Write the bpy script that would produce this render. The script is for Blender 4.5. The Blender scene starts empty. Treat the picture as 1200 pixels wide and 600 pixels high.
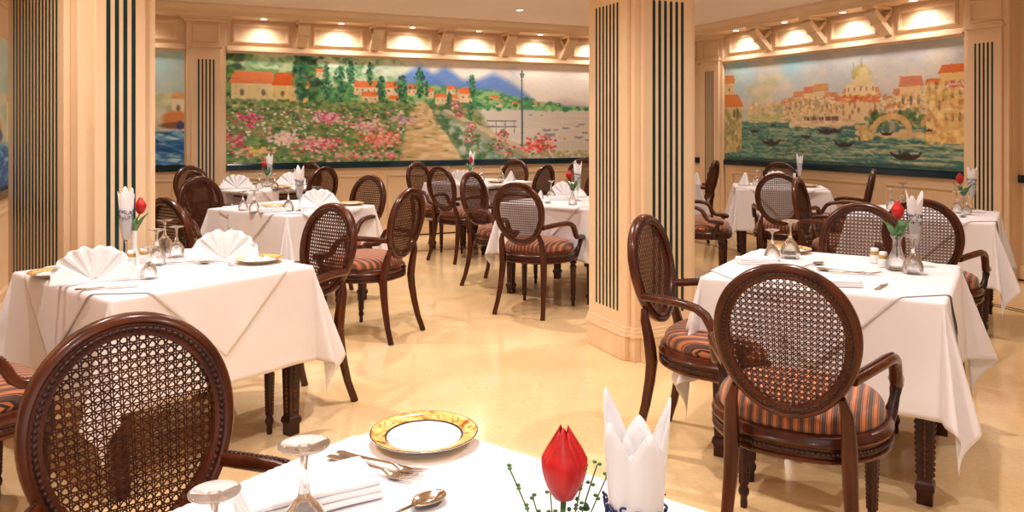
import bpy, math, random
import numpy as np
from mathutils import Vector, Matrix

# ------------------------------------------------------------------ camera, world, light
C = bpy.context.scene
COL = C.collection
F, HZ, EYE = 905.0, 150.0, 1.38
cam = bpy.data.cameras.new('camera')
cam.sensor_width = 36.0
cam.lens = 36.0 * F / 1200.0
cam.shift_y = -(300.0 - HZ) / 1200.0
cam.clip_start = 0.05
camo = bpy.data.objects.new('camera', cam)
camo.location = (0, 0, EYE)
camo.rotation_euler = (math.pi / 2, 0, 0)
COL.objects.link(camo)
C.camera = camo
C.view_settings.view_transform = 'Standard'
C.view_settings.look = 'None'
C.view_settings.gamma = 1.0
C.view_settings.exposure = 0.42
C.view_settings.use_curve_mapping = False
world = bpy.data.worlds.new('world')
C.world = world
world.use_nodes = True
world.node_tree.nodes['Background'].inputs[0].default_value = (1.0, 0.97, 0.95, 1)
world.node_tree.nodes['Background'].inputs[1].default_value = 0.27
try:
    C.cycles.use_denoising = True
    C.cycles.max_bounces = 8
    C.cycles.transmission_bounces = 8
    C.cycles.transparent_max_bounces = 8
    C.cycles.caustics_reflective = False
    C.cycles.caustics_refractive = False
    C.cycles.sample_clamp_indirect = 4.0
except Exception:
    pass
CEIL = 2.77
DOWN_W = 25.0      # ceiling downlights
COVE_W = 4.6      # cornice downlights
WARM = (1.0, 0.925, 0.865)
# daylight from the windows of the open side behind the camera
wl = bpy.data.lights.new('window_daylight', 'AREA')
wl.shape = 'RECTANGLE'; wl.size = 3.2; wl.size_y = 1.6; wl.energy = 16; wl.color = (1.0, 0.97, 0.94)
wlo = bpy.data.objects.new('window_daylight', wl)
wlo.location = (0.3, -2.2, 1.9); wlo.rotation_euler = (math.radians(78), 0, 0)
COL.objects.link(wlo)

# ------------------------------------------------------------------ helpers
def lin(r, g, b):
    f = lambda c: (c / 255 / 12.92) if c / 255 <= 0.04045 else ((c / 255 + 0.055) / 1.055) ** 2.4
    return (f(r), f(g), f(b), 1.0)

class MB:
    def __init__(s): s.v = []; s.f = []
    def add(s, vs, fs):
        o = len(s.v); s.v.extend([tuple(map(float, p)) for p in vs]); s.f.extend([tuple(i + o for i in q) for q in fs])
    def box(s, x0, x1, y0, y1, z0, z1):
        s.add([(x0,y0,z0),(x1,y0,z0),(x1,y1,z0),(x0,y1,z0),(x0,y0,z1),(x1,y0,z1),(x1,y1,z1),(x0,y1,z1)],
              [(3,2,1,0),(4,5,6,7),(0,1,5,4),(1,2,6,5),(2,3,7,6),(3,0,4,7)])
    def beam(s, p, q, w, h, up=(0,0,1)):
        s.tube([p, q], [(w/2, h/2)]*2, n=4, up=up, sq=True)
    def rings(s, rings, closed=False, caps=True):
        n = len(rings[0]); vs = [p for r in rings for p in r]; fs = []
        m = len(rings)
        for i in range(m if closed else m-1):
            a = i*n; b = ((i+1) % m)*n
            for j in range(n):
                k = (j+1) % n
                fs.append((a+j, a+k, b+k, b+j))
        if caps and not closed:
            fs.append(tuple(range(n-1, -1, -1))); fs.append(tuple(range((m-1)*n, m*n)))
        s.add(vs, fs)
    def tube(s, path, rad, n=8, up=(0,0,1), sq=False, closed=False, power=2.0, caps=True):
        P = [Vector(p) for p in path]; up = Vector(up); R = []
        m = len(P)
        for i in range(m):
            if closed: t = P[(i+1) % m] - P[i-1]
            else: t = P[min(i+1, m-1)] - P[max(i-1, 0)]
            t.normalize()
            x = t.cross(up)
            if x.length < 1e-4: x = t.cross(Vector((0,1,0.01)))
            x.normalize(); y = x.cross(t).normalized()
            r = rad[i] if isinstance(rad, list) else rad
            rx, ry = r if isinstance(r, tuple) else (r, r)
            ring = []
            for j in range(n):
                an = 2*math.pi*(j+0.5)/n
                c, d = math.cos(an), math.sin(an)
                if sq: c, d = math.copysign(1, c), math.copysign(1, d)
                else:
                    c = math.copysign(abs(c)**(2/power), c); d = math.copysign(abs(d)**(2/power), d)
                ring.append(P[i] + x*(rx*c) + y*(ry*d))
            R.append(ring)
        s.rings(R, closed=closed, caps=caps)
    def lathe(s, prof, n=24, c=(0,0,0), closed=False, sq=False):
        R = []
        for r, z in prof:
            R.append([(c[0]+r*math.cos(2*math.pi*j/n), c[1]+r*math.sin(2*math.pi*j/n), c[2]+z) for j in range(n)])
        s.rings(R, closed=closed, caps=not closed)
    def beads(s, path, n, r, closed=False, m=6):
        """a carved bead moulding: one continuous rope that swells n times"""
        P = [Vector(p) for p in path]; L = [0.0]
        Q = P+[P[0]] if closed else P
        for a, b in zip(Q, Q[1:]): L.append(L[-1]+(b-a).length)
        k = n*4; pts = []; rad = []
        for i in range(k+(0 if closed else 1)):
            d = L[-1]*i/k; j = 0
            while j < len(L)-2 and L[j+1] < d: j += 1
            f = (d-L[j])/max(L[j+1]-L[j], 1e-9); pts.append(Q[j].lerp(Q[j+1], f))
            rad.append(r*[0.38, 0.86, 1.0, 0.86][i % 4])
        s.tube(pts, rad, n=m, closed=closed)
    def ball(s, c, r, nu=8, nv=6):
        rx, ry, rz = r if isinstance(r, tuple) else (r, r, r)
        R = []
        for i in range(nv+1):
            th = math.pi*(i/nv); th = min(max(th, 0.12), math.pi-0.12)
            R.append([(c[0]+rx*math.sin(th)*math.cos(2*math.pi*j/nu), c[1]+ry*math.sin(th)*math.sin(2*math.pi*j/nu), c[2]-rz*math.cos(th)) for j in range(nu)])
        s.rings(R)
    def grid(s, P):
        m, n = P.shape[:2]
        s.add(P.reshape(-1, 3).tolist(), [(i*n+j, i*n+j+1, (i+1)*n+j+1, (i+1)*n+j) for i in range(m-1) for j in range(n-1)])
    def build(s, name, mat, parent=None, smooth=40, bevel=0):
        me = bpy.data.meshes.new(name); me.from_pydata(s.v, [], s.f); me.update()
        o = bpy.data.objects.new(name, me); COL.objects.link(o)
        me.materials.append(mat)
        if smooth:
            for p in me.polygons: p.use_smooth = True
            if smooth < 180: me.set_sharp_from_angle(angle=math.radians(smooth))
        if bevel:
            bv = o.modifiers.new('bevel', 'BEVEL'); bv.width = bevel; bv.segments = 2; bv.limit_method = 'ANGLE'
        if parent: o.parent = parent
        return o

def empty(name, loc=(0,0,0), rz=0.0):
    o = bpy.data.objects.new(name, None); COL.objects.link(o)
    o.location = loc; o.rotation_euler = (0, 0, rz); o.empty_display_size = 0.05
    return o
def tag(o, label, cat, group=None):
    o['label'] = label; o['category'] = cat
    if group: o['group'] = group
    return o
def struct(o, label=None):
    o['kind'] = 'structure'
    if label: o['label'] = label
    return o
def copy_tree(o, parent=None):
    c = o.copy(); COL.objects.link(c)
    if parent: c.parent = parent
    for ch in list(o.children): copy_tree(ch, c)
    return c
USED = set()
def place(proto, loc, rz, label, cat, group=None):
    """first use moves the prototype itself, later uses copy it with its parts"""
    o = proto if proto.name not in USED else copy_tree(proto)
    USED.add(proto.name)
    o.location = loc; o.rotation_euler = (0, 0, rz)
    return tag(o, label, cat, group)
def px(x, y, z=0.0):
    d = F*(EYE-z)/(y-HZ)
    return ((x-600.0)/F*d, d)
def fwd(h): h = math.radians(h); return (math.sin(h), math.cos(h))

# ------------------------------------------------------------------ materials
def mat(name, col, rough=0.5, metal=0.0, coat=0.0, spec=0.5, trans=0.0, ior=1.45, sheen=0.0, sss=0.0):
    m = bpy.data.materials.new(name); m.use_nodes = True
    b = m.node_tree.nodes['Principled BSDF']
    b.inputs['Base Color'].default_value = col
    b.inputs['Roughness'].default_value = rough
    b.inputs['Metallic'].default_value = metal
    b.inputs['Coat Weight'].default_value = coat
    b.inputs['Coat Roughness'].default_value = 0.12
    b.inputs['Specular IOR Level'].default_value = spec
    b.inputs['Transmission Weight'].default_value = trans
    b.inputs['IOR'].default_value = ior
    b.inputs['Sheen Weight'].default_value = sheen
    return m
def nd(m, t, **kw):
    n = m.node_tree.nodes.new(t)
    for k, v in kw.items():
        if k in n.inputs: n.inputs[k].default_value = v
        else: setattr(n, k, v)
    return n
def lk(m, a, b): m.node_tree.links.new(a, b)
def bsdf(m): return m.node_tree.nodes['Principled BSDF']
def ramp(m, stops, interp='LINEAR'):
    r = nd(m, 'ShaderNodeValToRGB'); e = r.color_ramp.elements; r.color_ramp.interpolation = interp
    while len(e) < len(stops): e.new(0.5)
    for i, (p, c) in enumerate(stops): e[i].position = p; e[i].color = c
    return r
def vary(m, c1, c2, scale=6.0, detail=4.0, stretch=(1,1,1), bump=0.0, bscale=None):
    tc = nd(m, 'ShaderNodeTexCoord'); mp = nd(m, 'ShaderNodeMapping'); mp.inputs['Scale'].default_value = stretch
    lk(m, tc.outputs['Object'], mp.inputs['Vector'])
    no = nd(m, 'ShaderNodeTexNoise', Scale=scale, Detail=detail)
    lk(m, mp.outputs[0], no.inputs['Vector'])
    r = ramp(m, [(0.3, c1), (0.7, c2)])
    lk(m, no.outputs['Fac'], r.inputs[0]); lk(m, r.outputs[0], bsdf(m).inputs['Base Color'])
    if bump:
        n2 = nd(m, 'ShaderNodeTexNoise', Scale=bscale or scale*4, Detail=3.0)
        lk(m, mp.outputs[0], n2.inputs['Vector'])
        bp = nd(m, 'ShaderNodeBump', Strength=bump, Distance=0.01)
        lk(m, n2.outputs['Fac'], bp.inputs['Height']); lk(m, bp.outputs[0], bsdf(m).inputs['Normal'])
    return m

M = {}
M['wall'] = vary(mat('cream_wall_paint', lin(232,200,160), 0.45), lin(228,197,160), lin(234,205,169), 1.5, bump=0.03, bscale=60)
M['trim'] = vary(mat('cream_trim_paint', lin(232,200,160), 0.38), lin(229,198,161), lin(235,206,170), 3.0)
M['ceiling'] = vary(mat('ceiling_paint', lin(240,218,196), 0.7), lin(241,222,204), lin(245,227,210), 1.0)
M['teal'] = vary(mat('dark_teal_paint', lin(16,52,50), 0.3), lin(12,44,44), lin(20,58,55), 8.0)
M['rail'] = vary(mat('dark_teal_rail_gloss', lin(22,46,54), 0.16), lin(18,40,48), lin(28,54,62), 4.0)
M['stone'] = vary(mat('plinth_marble', lin(226,196,160), 0.25), lin(214,180,142), lin(236,208,172), 5.0, 6.0)
M['black'] = mat('dark_inlay_stone', lin(46,34,28), 0.25)
M['wood'] = vary(mat('dark_mahogany', lin(74,32,14), 0.27, coat=0.15, spec=0.4), lin(52,21,9), lin(92,41,17), 14.0, 5.0, (1,1,0.25))
M['wood_dark'] = vary(mat('carved_mahogany', lin(48,21,11), 0.32, coat=0.15, spec=0.4), lin(36,15,8), lin(64,29,14), 30.0, 3.0)
M['cane'] = vary(mat('woven_cane', lin(72,34,15), 0.5, spec=0.25), lin(58,26,11), lin(90,45,20), 22.0, 3.0)
M['cloth'] = vary(mat('white_damask', lin(238,233,236), 0.75, sheen=0.15), lin(233,227,230), lin(241,236,239), 3.0, bump=0.18, bscale=7)
M['napkin'] = vary(mat('white_napkin_linen', lin(246,242,240), 0.75), lin(238,235,237), lin(245,242,244), 10.0, bump=0.12, bscale=40)
M['china'] = mat('white_china', lin(244,243,240), 0.12, coat=0.3)
M['steel'] = vary(mat('polished_steel', lin(200,188,176), 0.16, metal=1.0), lin(190,178,166), lin(212,202,190), 30.0)
def thin(name, rough, ior, share):
    """thin drinking-glass wall: part of the light goes straight through, the rest bends and glints"""
    m = mat(name, (1,1,1,1), rough, trans=1.0, ior=ior)
    t = nd(m, 'ShaderNodeBsdfTransparent'); mx = nd(m, 'ShaderNodeMixShader'); mx.inputs[0].default_value = share
    lk(m, t.outputs[0], mx.inputs[1]); lk(m, bsdf(m).outputs[0], mx.inputs[2])
    lk(m, mx.outputs[0], m.node_tree.nodes['Material Output'].inputs['Surface']); return m
M['glass'] = thin('clear_glass', 0.0, 1.45, 0.85)
M['flute_glass'] = thin('thin_flute_glass', 0.0, 1.25, 0.25)
M['cut_glass'] = thin('cut_crystal', 0.0, 1.5, 0.75)
m = M['cut_glass']; tc = nd(m, 'ShaderNodeTexCoord'); vo = nd(m, 'ShaderNodeTexVoronoi', Scale=75.0); bp = nd(m, 'ShaderNodeBump', Strength=0.35, Distance=0.003)
lk(m, tc.outputs['Object'], vo.inputs['Vector']); lk(m, vo.outputs['Distance'], bp.inputs['Height']); lk(m, bp.outputs[0], bsdf(m).inputs['Normal'])
M['red'] = vary(mat('tulip_red', lin(190,18,24), 0.42), lin(160,8,16), lin(214,34,34), 18.0, 3.0, (3,3,0.4))
M['green'] = vary(mat('leaf_green', lin(70,118,60), 0.45), lin(46,92,44), lin(98,146,80), 14.0, 3.0, (3,3,0.5))
M['bud'] = mat('dark_green_bud', lin(40,84,52), 0.5)
M['blue'] = mat('navy_print', lin(44,50,100), 0.6)
M['gold'] = vary(mat('gold_band', lin(196,156,92), 0.35, metal=0.3), lin(186,142,78), lin(206,168,104), 60.0)
M['cap'] = mat('white_cap', lin(242,240,238), 0.3)
M['brass'] = mat('brass_ring', lin(214,196,166), 0.3, metal=0.6)

# lamp lens: a lit lamp gives off light
m = bpy.data.materials.new('lit_lamp_lens'); m.use_nodes = True
b = bsdf(m); b.inputs['Base Color'].default_value = (1,0.95,0.85,1); b.inputs['Emission Color'].default_value = (1,0.92,0.78,1); b.inputs['Emission Strength'].default_value = 9.0
M['lamp'] = m

# striped seat fabric
m = mat('striped_upholstery', (0.5,0.2,0.1,1), 0.8, sheen=0.2)
tc = nd(m, 'ShaderNodeTexCoord'); sp = nd(m, 'ShaderNodeSeparateXYZ'); lk(m, tc.outputs['Object'], sp.inputs[0])
mu = nd(m, 'ShaderNodeMath', operation='MULTIPLY'); mu.inputs[1].default_value = 1/0.0305; lk(m, sp.outputs[0], mu.inputs[0])
fr = nd(m, 'ShaderNodeMath', operation='FRACT'); lk(m, mu.outputs[0], fr.inputs[0])
o1, o2, g1, g2 = lin(196,120,78), lin(168,94,56), lin(92,70,62), lin(66,46,44)
r = ramp(m, [(0.0,g1),(0.20,g2),(0.28,o1),(0.34,g2),(0.40,o1),(0.70,o2),(0.76,g2),(0.82,o1),(0.88,g1)], 'CONSTANT')
lk(m, fr.outputs[0], r.inputs[0])
no = nd(m, 'ShaderNodeTexNoise', Scale=240.0); lk(m, tc.outputs['Object'], no.inputs['Vector'])
bp = nd(m, 'ShaderNodeBump', Strength=0.15, Distance=0.003); lk(m, no.outputs['Fac'], bp.inputs['Height']); lk(m, bp.outputs[0], bsdf(m).inputs['Normal'])
lk(m, r.outputs[0], bsdf(m).inputs['Base Color']); M['stripe'] = m

# polished cream marble floor
m = mat('cream_marble', lin(232,198,152), 0.12, spec=0.5)
tc = nd(m, 'ShaderNodeTexCoord')
n1 = nd(m, 'ShaderNodeTexNoise', Scale=0.9, Detail=6.0, Roughness=0.62, Distortion=0.6); lk(m, tc.outputs['Object'], n1.inputs['Vector'])
n2 = nd(m, 'ShaderNodeTexNoise', Scale=42.0, Detail=5.0, Roughness=0.7); lk(m, tc.outputs['Object'], n2.inputs['Vector'])
r1 = ramp(m, [(0.25, lin(220,180,130)), (0.5, lin(231,197,148)), (0.75, lin(240,214,172))]); lk(m, n1.outputs['Fac'], r1.inputs[0])
r2 = ramp(m, [(0.35, lin(206,164,116)), (0.55, lin(255,255,255))]); lk(m, n2.outputs['Fac'], r2.inputs[0])
mx = nd(m, 'ShaderNodeMix', data_type='RGBA', blend_type='MULTIPLY'); mx.inputs['Factor'].default_value = 0.16
lk(m, r1.outputs[0], mx.inputs[6]); lk(m, r2.outputs[0], mx.inputs[7]); lk(m, mx.outputs[2], bsdf(m).inputs['Base Color'])
n3 = nd(m, 'ShaderNodeTexNoise', Scale=3.0, Detail=3.0); lk(m, tc.outputs['Object'], n3.inputs['Vector'])
mr = nd(m, 'ShaderNodeMapRange'); mr.inputs[3].default_value = 0.05; mr.inputs[4].default_value = 0.17
lk(m, n3.outputs['Fac'], mr.inputs[0]); lk(m, mr.outputs[0], bsdf(m).inputs['Roughness']); M['floor'] = m

# patterned plate rim (marbled yellow and rust between two dark lines)
m = mat('plate_glaze', lin(244,243,240), 0.1, coat=0.4)
tc = nd(m, 'ShaderNodeTexCoord'); sp = nd(m, 'ShaderNodeSeparateXYZ'); lk(m, tc.outputs['Object'], sp.inputs[0])
cb = nd(m, 'ShaderNodeCombineXYZ'); lk(m, sp.outputs[0], cb.inputs[0]); lk(m, sp.outputs[1], cb.inputs[1])
ln = nd(m, 'ShaderNodeVectorMath', operation='LENGTH'); lk(m, cb.outputs[0], ln.inputs[0])
no = nd(m, 'ShaderNodeTexNoise', Scale=38.0, Detail=4.0, Distortion=1.2); lk(m, tc.outputs['Object'], no.inputs['Vector'])
rm = ramp(m, [(0.34, lin(150,90,40)), (0.42, lin(214,150,76)), (0.52, lin(236,196,110)), (0.62, lin(240,218,150)), (0.68, lin(206,130,66))]); lk(m, no.outputs['Fac'], rm.inputs[0])
rg = ramp(m, [(0.0,(0,0,0,1)), (0.0735/0.12,(1,1,1,1)), (0.1045/0.12,(0,0,0,1))], 'CONSTANT')
dv = nd(m, 'ShaderNodeMath', operation='DIVIDE'); dv.inputs[1].default_value = 0.12; lk(m, ln.outputs['Value'], dv.inputs[0]); lk(m, dv.outputs[0], rg.inputs[0])
rl = ramp(m, [(0.0,(0,0,0,1)), (0.0725/0.12,(1,1,1,1)), (0.0765/0.12,(0,0,0,1)), (0.1035/0.12,(1,1,1,1)), (0.1055/0.12,(0,0,0,1))], 'CONSTANT'); lk(m, dv.outputs[0], rl.inputs[0])
m1 = nd(m, 'ShaderNodeMix', data_type='RGBA'); m1.inputs[6].default_value = lin(244,243,240); lk(m, rm.outputs[0], m1.inputs[7]); lk(m, rg.outputs[0], m1.inputs['Factor'])
m2 = nd(m, 'ShaderNodeMix', data_type='RGBA'); m2.inputs[7].default_value = lin(54,56,66); lk(m, m1.outputs[2], m2.inputs[6]); lk(m, rl.outputs[0], m2.inputs['Factor'])
lk(m, m2.outputs[2], bsdf(m).inputs['Base Color']); M['plate'] = m

# oil paint: colour laid down dab by dab in the mesh's colour attribute
m = mat('oil_painting', (0.5,0.5,0.5,1), 0.38)
at = nd(m, 'ShaderNodeAttribute', attribute_name='paint'); lk(m, at.outputs['Color'], bsdf(m).inputs['Base Color'])
tc = nd(m, 'ShaderNodeTexCoord'); no = nd(m, 'ShaderNodeTexNoise', Scale=70.0, Detail=4.0); lk(m, tc.outputs['Object'], no.inputs['Vector'])
bp = nd(m, 'ShaderNodeBump', Strength=0.25, Distance=0.004); lk(m, no.outputs['Fac'], bp.inputs['Height']); lk(m, bp.outputs[0], bsdf(m).inputs['Normal'])
M['paint'] = m

# ------------------------------------------------------------------ room shell
AL = math.radians(24.5)
B = (math.cos(AL), math.sin(AL)); A = (-math.sin(AL), math.cos(AL))
BACK = (-3.327, 8.99); RIGHT = (4.327, 7.367); LEFTC = (BACK[0]-1.725*B[0], BACK[1]-1.725*B[1])

def flat(x0, x1, y0, y1, z0, z1, name, mt):
    q = MB(); q.box(x0, x1, y0, y1, z0, z1); return q.build(name, mt, smooth=0)
struct(flat(-9, 11, -5, 15, -0.08, 0.0, 'floor', M['floor']))
struct(flat(-9, 11, -5, 15, CEIL, CEIL+0.1, 'ceiling', M['ceiling']))

def moulding_frame(q, x0, x1, z0, z1, y=0.0, w=0.035, d=0.018):
    for k, (ww, dd) in enumerate([(w, d*0.55), (w*0.55, d)]):
        i = (w-ww)/2
        q.box(x0+i, x1-i, y-dd, y, z1-i-ww, z1-i); q.box(x0+i, x1-i, y-dd, y, z0+i, z0+i+ww)
        q.box(x0+i, x0+i+ww, y-dd, y, z0+i+ww, z1-i-ww); q.box(x1-i-ww, x1-i, y-dd, y, z0+i+ww, z1-i-ww)

def bracket_mesh(q, xc):
    w = 0.065
    def strut(p, r, t):
        (y0, z0), (y1, z1) = p, r
        dy, dz = y1-y0, z1-z0; l = math.hypot(dy, dz); ny, nz = -dz/l*t/2, dy/l*t/2
        for ww, tt in ((w, 1.0),):
            c = [(y0+ny, z0+nz), (y1+ny, z1+nz), (y1-ny, z1-nz), (y0-ny, z0-nz)]
            vs = [(xc-ww, *k) for k in c] + [(xc+ww, *k) for k in c]
            q.add(vs, [(0,1,2,3),(7,6,5,4),(0,4,5,1),(1,5,6,2),(2,6,7,3),(3,7,4,0)])
    strut((-0.02, 2.375), (-0.27, 2.60), 0.06)
    strut((-0.02, 2.60), (-0.15, 2.48), 0.04)
    q.box(xc-w-0.008, xc+w+0.008, -0.305, -0.02, 2.615, 2.65)
    q.box(xc-w*0.9, xc+w*0.9, -0.02, 0, 2.35, 2.63)
    q.box(xc-w-0.01, xc+w+0.01, -0.185, -0.145, 2.455, 2.49)

def make_wall(name, org, rz, x0, x1, spans, brackets, wains, frieze, soffit):
    q = MB(); q.box(x0, x1, 0, 0.12, 0, CEIL)
    w = q.build(name, M['wall'], smooth=0); w.location = (org[0], org[1], 0); w.rotation_euler = (0, 0, rz); struct(w)
    def part(nm, fn, mt, bv=0.004):
        q = MB(); fn(q); o = q.build(nm, mt, w, smooth=0, bevel=bv); return o
    def rail(q):
        for a, b in spans: q.box(a, b, -0.035, 0, 0.885, 0.95); q.box(a, b, -0.022, 0, 0.95, 0.962)
    part('chair_rail', rail, M['rail'])
    def upper(q):
        for a, b in spans:
            q.box(a, b, -0.025, 0, 2.254, 2.275); q.box(a, b, -0.05, 0, 2.275, 2.30); q.box(a, b, -0.03, 0, 2.30, 2.335)
    part('picture_moulding', upper, M['trim'])
    def base(q): q.box(x0, x1, -0.02, 0, 0.015, 0.12); q.box(x0, x1, -0.012, 0, 0.12, 0.14)
    part('skirting', base, M['trim'])
    def shoe(q): q.box(x0, x1, -0.024, 0, 0.0, 0.015)
    part('dark_skirting_foot', shoe, M['black'], 0)
    for a, b in wains: part('wainscot_frame', lambda q: moulding_frame(q, a, b, 0.2, 0.8), M['trim'])
    for a, b in frieze: part('frieze_frame', lambda q: moulding_frame(q, a, b, 2.37, 2.615, w=0.05, d=0.03), M['trim'], 0.006)
    for xc in brackets:
        q = MB(); bracket_mesh(q, xc); q.build('bracket', M['trim'], w, smooth=0, bevel=0.006)
    def cornice(q):
        a, b = soffit
        prof = [(0, 2.65), (-0.30, 2.65), (-0.30, 2.672), (-0.315, 2.676), (-0.315, 2.70), (-0.335, 2.712), (-0.355, 2.735), (-0.365, 2.75), (-0.365, CEIL), (0, CEIL)]
        n = len(prof)
        q.add([(a, *p) for p in prof] + [(b, *p) for p in prof],
              [tuple(range(n)), tuple(range(2*n-1, n-1, -1))] + [(i, n+i, n+(i+1) % n, (i+1) % n) for i in range(n)])
    q = MB(); cornice(q); q.build('cornice', M['trim'], w, smooth=25)
    return w

wall_back = make_wall('wall_back', BACK, AL, -1.85, 6.45, [(-1.725,-0.44),(0.0,6.32)], [0.853+0.9*k for k in range(6)],
    [(-1.6,-0.55)] + [(0.07+0.9*k, 0.78+0.9*k+0.0) for k in range(0)] + [(0.10,1.75),(1.92,3.55),(3.72,5.4)],
    [(-1.62,-0.52)] + [(0.06, 0.72)] + [(0.985+0.9*k, 1.62+0.9*k) for k in range(5)], (-1.725, 6.32))
wall_right = make_wall('wall_right', RIGHT, AL-math.pi/2, -4.8, 0.45, [(-4.7,-3.95),(-3.44,0.0)], [-2.616,-1.735,-0.859],
    [(-3.3,-2.25),(-2.1,-1.05),(-0.9,-0.1)],
    [(-4.6,-4.05),(-3.35,-2.73),(-2.50,-1.85),(-1.62,-0.98),(-0.74,-0.07)], (-4.7, 0.45))
wall_left = make_wall('wall_left', LEFTC, AL+math.pi/2, -8.0, 0.1, [(-8.0, -0.02)], [], [(-6.0,-4.2),(-4.0,-2.4),(-2.2,-0.4)], [(-2.8,-0.9),(-4.9,-3.0)], (-8.0, 0.0))
# the right wall steps back beyond its end pilaster
def recess(q): q.box(0.45, 6.0, 0.10, 0.22, 0, CEIL)
q = MB(); recess(q); o = q.build('wall_right_recess', M['wall'], smooth=0); o.location = (*RIGHT, 0); o.rotation_euler = (0,0,AL-math.pi/2); struct(o)
def rr(q): q.box(0.45, 6.0, 0.065, 0.10, 0.885, 0.955)
q = MB(); rr(q); q.build('chair_rail', M['rail'], o, smooth=0, bevel=0.004)
q = MB(); q.box(0.45, 6.0, 0.08, 0.10, 0.015, 0.14); q.build('skirting', M['trim'], o, smooth=0, bevel=0.004)
q = MB(); q.box(0.45, 6.0, 0.076, 0.10, 0.0, 0.015); q.build('dark_skirting_foot', M['black'], o, smooth=0)
q = MB(); q.box(0.45, 6.0, -0.2, 0.10, 2.65, CEIL); q.build('cornice', M['trim'], o, smooth=0, bevel=0.01)

def stripes(q, x0, n, pitch, w, y0, y1, z0, z1):
    """flutes painted dark teal, rounded at their ends"""
    for i in range(n):
        xc = x0 + pitch*i
        pts = [(xc-w/2, z0+w/2)] + [(xc+w/2*math.cos(t), z0+w/2+w/2*math.sin(t)) for t in (math.pi*1.25, math.pi*1.5, math.pi*1.75)] + [(xc+w/2, z0+w/2), (xc+w/2, z1-w/2)]
        pts += [(xc+w/2*math.cos(t), z1-w/2+w/2*math.sin(t)) for t in (math.pi*0.25, math.pi*0.5, math.pi*0.75)] + [(xc-w/2, z1-w/2)]
        k = len(pts)
        q.add([(a, y0, b) for a, b in pts] + [(a, y1, b) for a, b in pts], [tuple(range(k)), tuple(range(2*k-1, k-1, -1))] + [(i2, k+i2, k+(i2+1) % k, (i2+1) % k) for i2 in range(k)])

def pilaster(name, org, rz, x0, x1, label):
    q = MB(); w = x1-x0
    q.box(x0, x1, -0.04, 0, 0, 2.65); q.box(x0+0.05, x1-0.05, -0.07, -0.04, 0.16, 2.30)
    p = q.build(name, M['trim'], smooth=0, bevel=0.004); p.location = (*org, 0); p.rotation_euler = (0,0,rz); struct(p, label)
    q = MB(); xc = (x0+x1)/2
    stripes(q, xc-0.08, 5, 0.04, 0.018, -0.0712, -0.068, 0.28, 2.17); q.build('fluting', M['teal'], p, smooth=0)
    q = MB(); q.box(x0+0.03, x1-0.03, -0.085, 0, 2.30, 2.325); q.box(x0+0.05, x1-0.05, -0.06, 0, 2.325, 2.36)
    moulding_frame(q, x0+0.06, x1-0.06, 2.36, 2.58, y=-0.04, w=0.03, d=0.02)
    q.box(x0-0.03, x1+0.03, -0.13, 0, 2.60, 2.625); q.box(x0-0.06, x1+0.06, -0.16, 0, 2.625, 2.655); q.build('capital', M['trim'], p, smooth=0, bevel=0.006)
    q = MB(); q.box(x0-0.015, x1+0.015, -0.09, 0, 0, 0.16); q.build('plinth', M['stone'], p, smooth=0, bevel=0.005)
pilaster('trim_1', BACK, AL, -0.43, -0.01, 'fluted cream pilaster between the sea mural and the garden mural')
pilaster('trim_2', RIGHT, AL-math.pi/2, -3.94, -3.45, 'fluted cream pilaster at the old house end of the canal mural')
pilaster('trim_3', RIGHT, AL-math.pi/2, 0.01, 0.44, 'fluted cream pilaster at the palace end of the canal mural')

def column(name, corner, rz, W, D, mx_, my_, nx, ny, label):
    """near corner at the origin; +x runs along one visible face, +y along the other"""
    q = MB(); q.box(0, W, 0, D, 0, CEIL)
    c = q.build(name, M['trim'], smooth=0, bevel=0.004); c.location = (*corner, 0); c.rotation_euler = (0,0,rz); struct(c, label)
    t = 0.03
    faces = [(Matrix.Identity(4), W, mx_, nx), (Matrix.Translation((0,D,0)) @ Matrix.Rotation(-math.pi/2, 4, 'Z'), D, my_, ny),
             (Matrix.Translation((W,D,0)) @ Matrix.Rotation(math.pi, 4, 'Z'), W, mx_, nx), (Matrix.Translation((W,0,0)) @ Matrix.Rotation(math.pi/2, 4, 'Z'), D, my_, ny)]
    for Mx, L, mg, n in faces:
        def emit(fn, nm, mt, bv=0.0):
            q = MB(); fn(q); o = q.build(nm, mt, c, smooth=0, bevel=bv); o.matrix_local = Mx; return o
        emit(lambda q: q.box(mg, L-mg, -t, 0, 0.0, CEIL), 'face_board', M['trim'], 0.005)
        emit(lambda q: stripes(q, L/2-0.041*(n-1)/2, n, 0.041, 0.02, -t-0.0012, -t+0.002, 0.275, 2.14), 'fluting', M['teal'])
        def pl(q):
            q.box(mg-0.004, L-mg+0.004, -t-0.016, 0, 0, 0.14); q.box(-0.008, mg, -0.012, 0, 0, 0.14); q.box(L-mg, L+0.008, -0.012, 0, 0, 0.14)
        emit(pl, 'plinth', M['stone'], 0.004)
        def mo(q):
            for e, z0, z1 in ((0.02, 0.14, 0.158), (0.014, 0.158, 0.18), (0.007, 0.18, 0.2)):
                q.box(mg-e*0.4, L-mg+e*0.4, -t-e, 0, z0, z1); q.box(-e*0.5, mg, -e, 0, z0, z1); q.box(L-mg, L+e*0.5, -e, 0, z0, z1)
        emit(mo, 'plinth_moulding', M['trim'], 0.003)
        emit(lambda q: (q.box(-0.03, L+0.03, -t-0.04, 0, 2.42, 2.46), q.box(-0.05, L+0.05, -t-0.07, 0, 2.66, CEIL)), 'capital', M['trim'], 0.006)
    return c
P0 = (0.677, 4.575)
column('column', (P0[0]+0.03*B[0]-0.04*A[0], P0[1]+0.03*B[1]-0.04*A[1]), AL, 0.44, 0.52, 0.04, 0.04, 6, 7, 'slim square cream column with dark teal fluting in the middle of the room')
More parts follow.
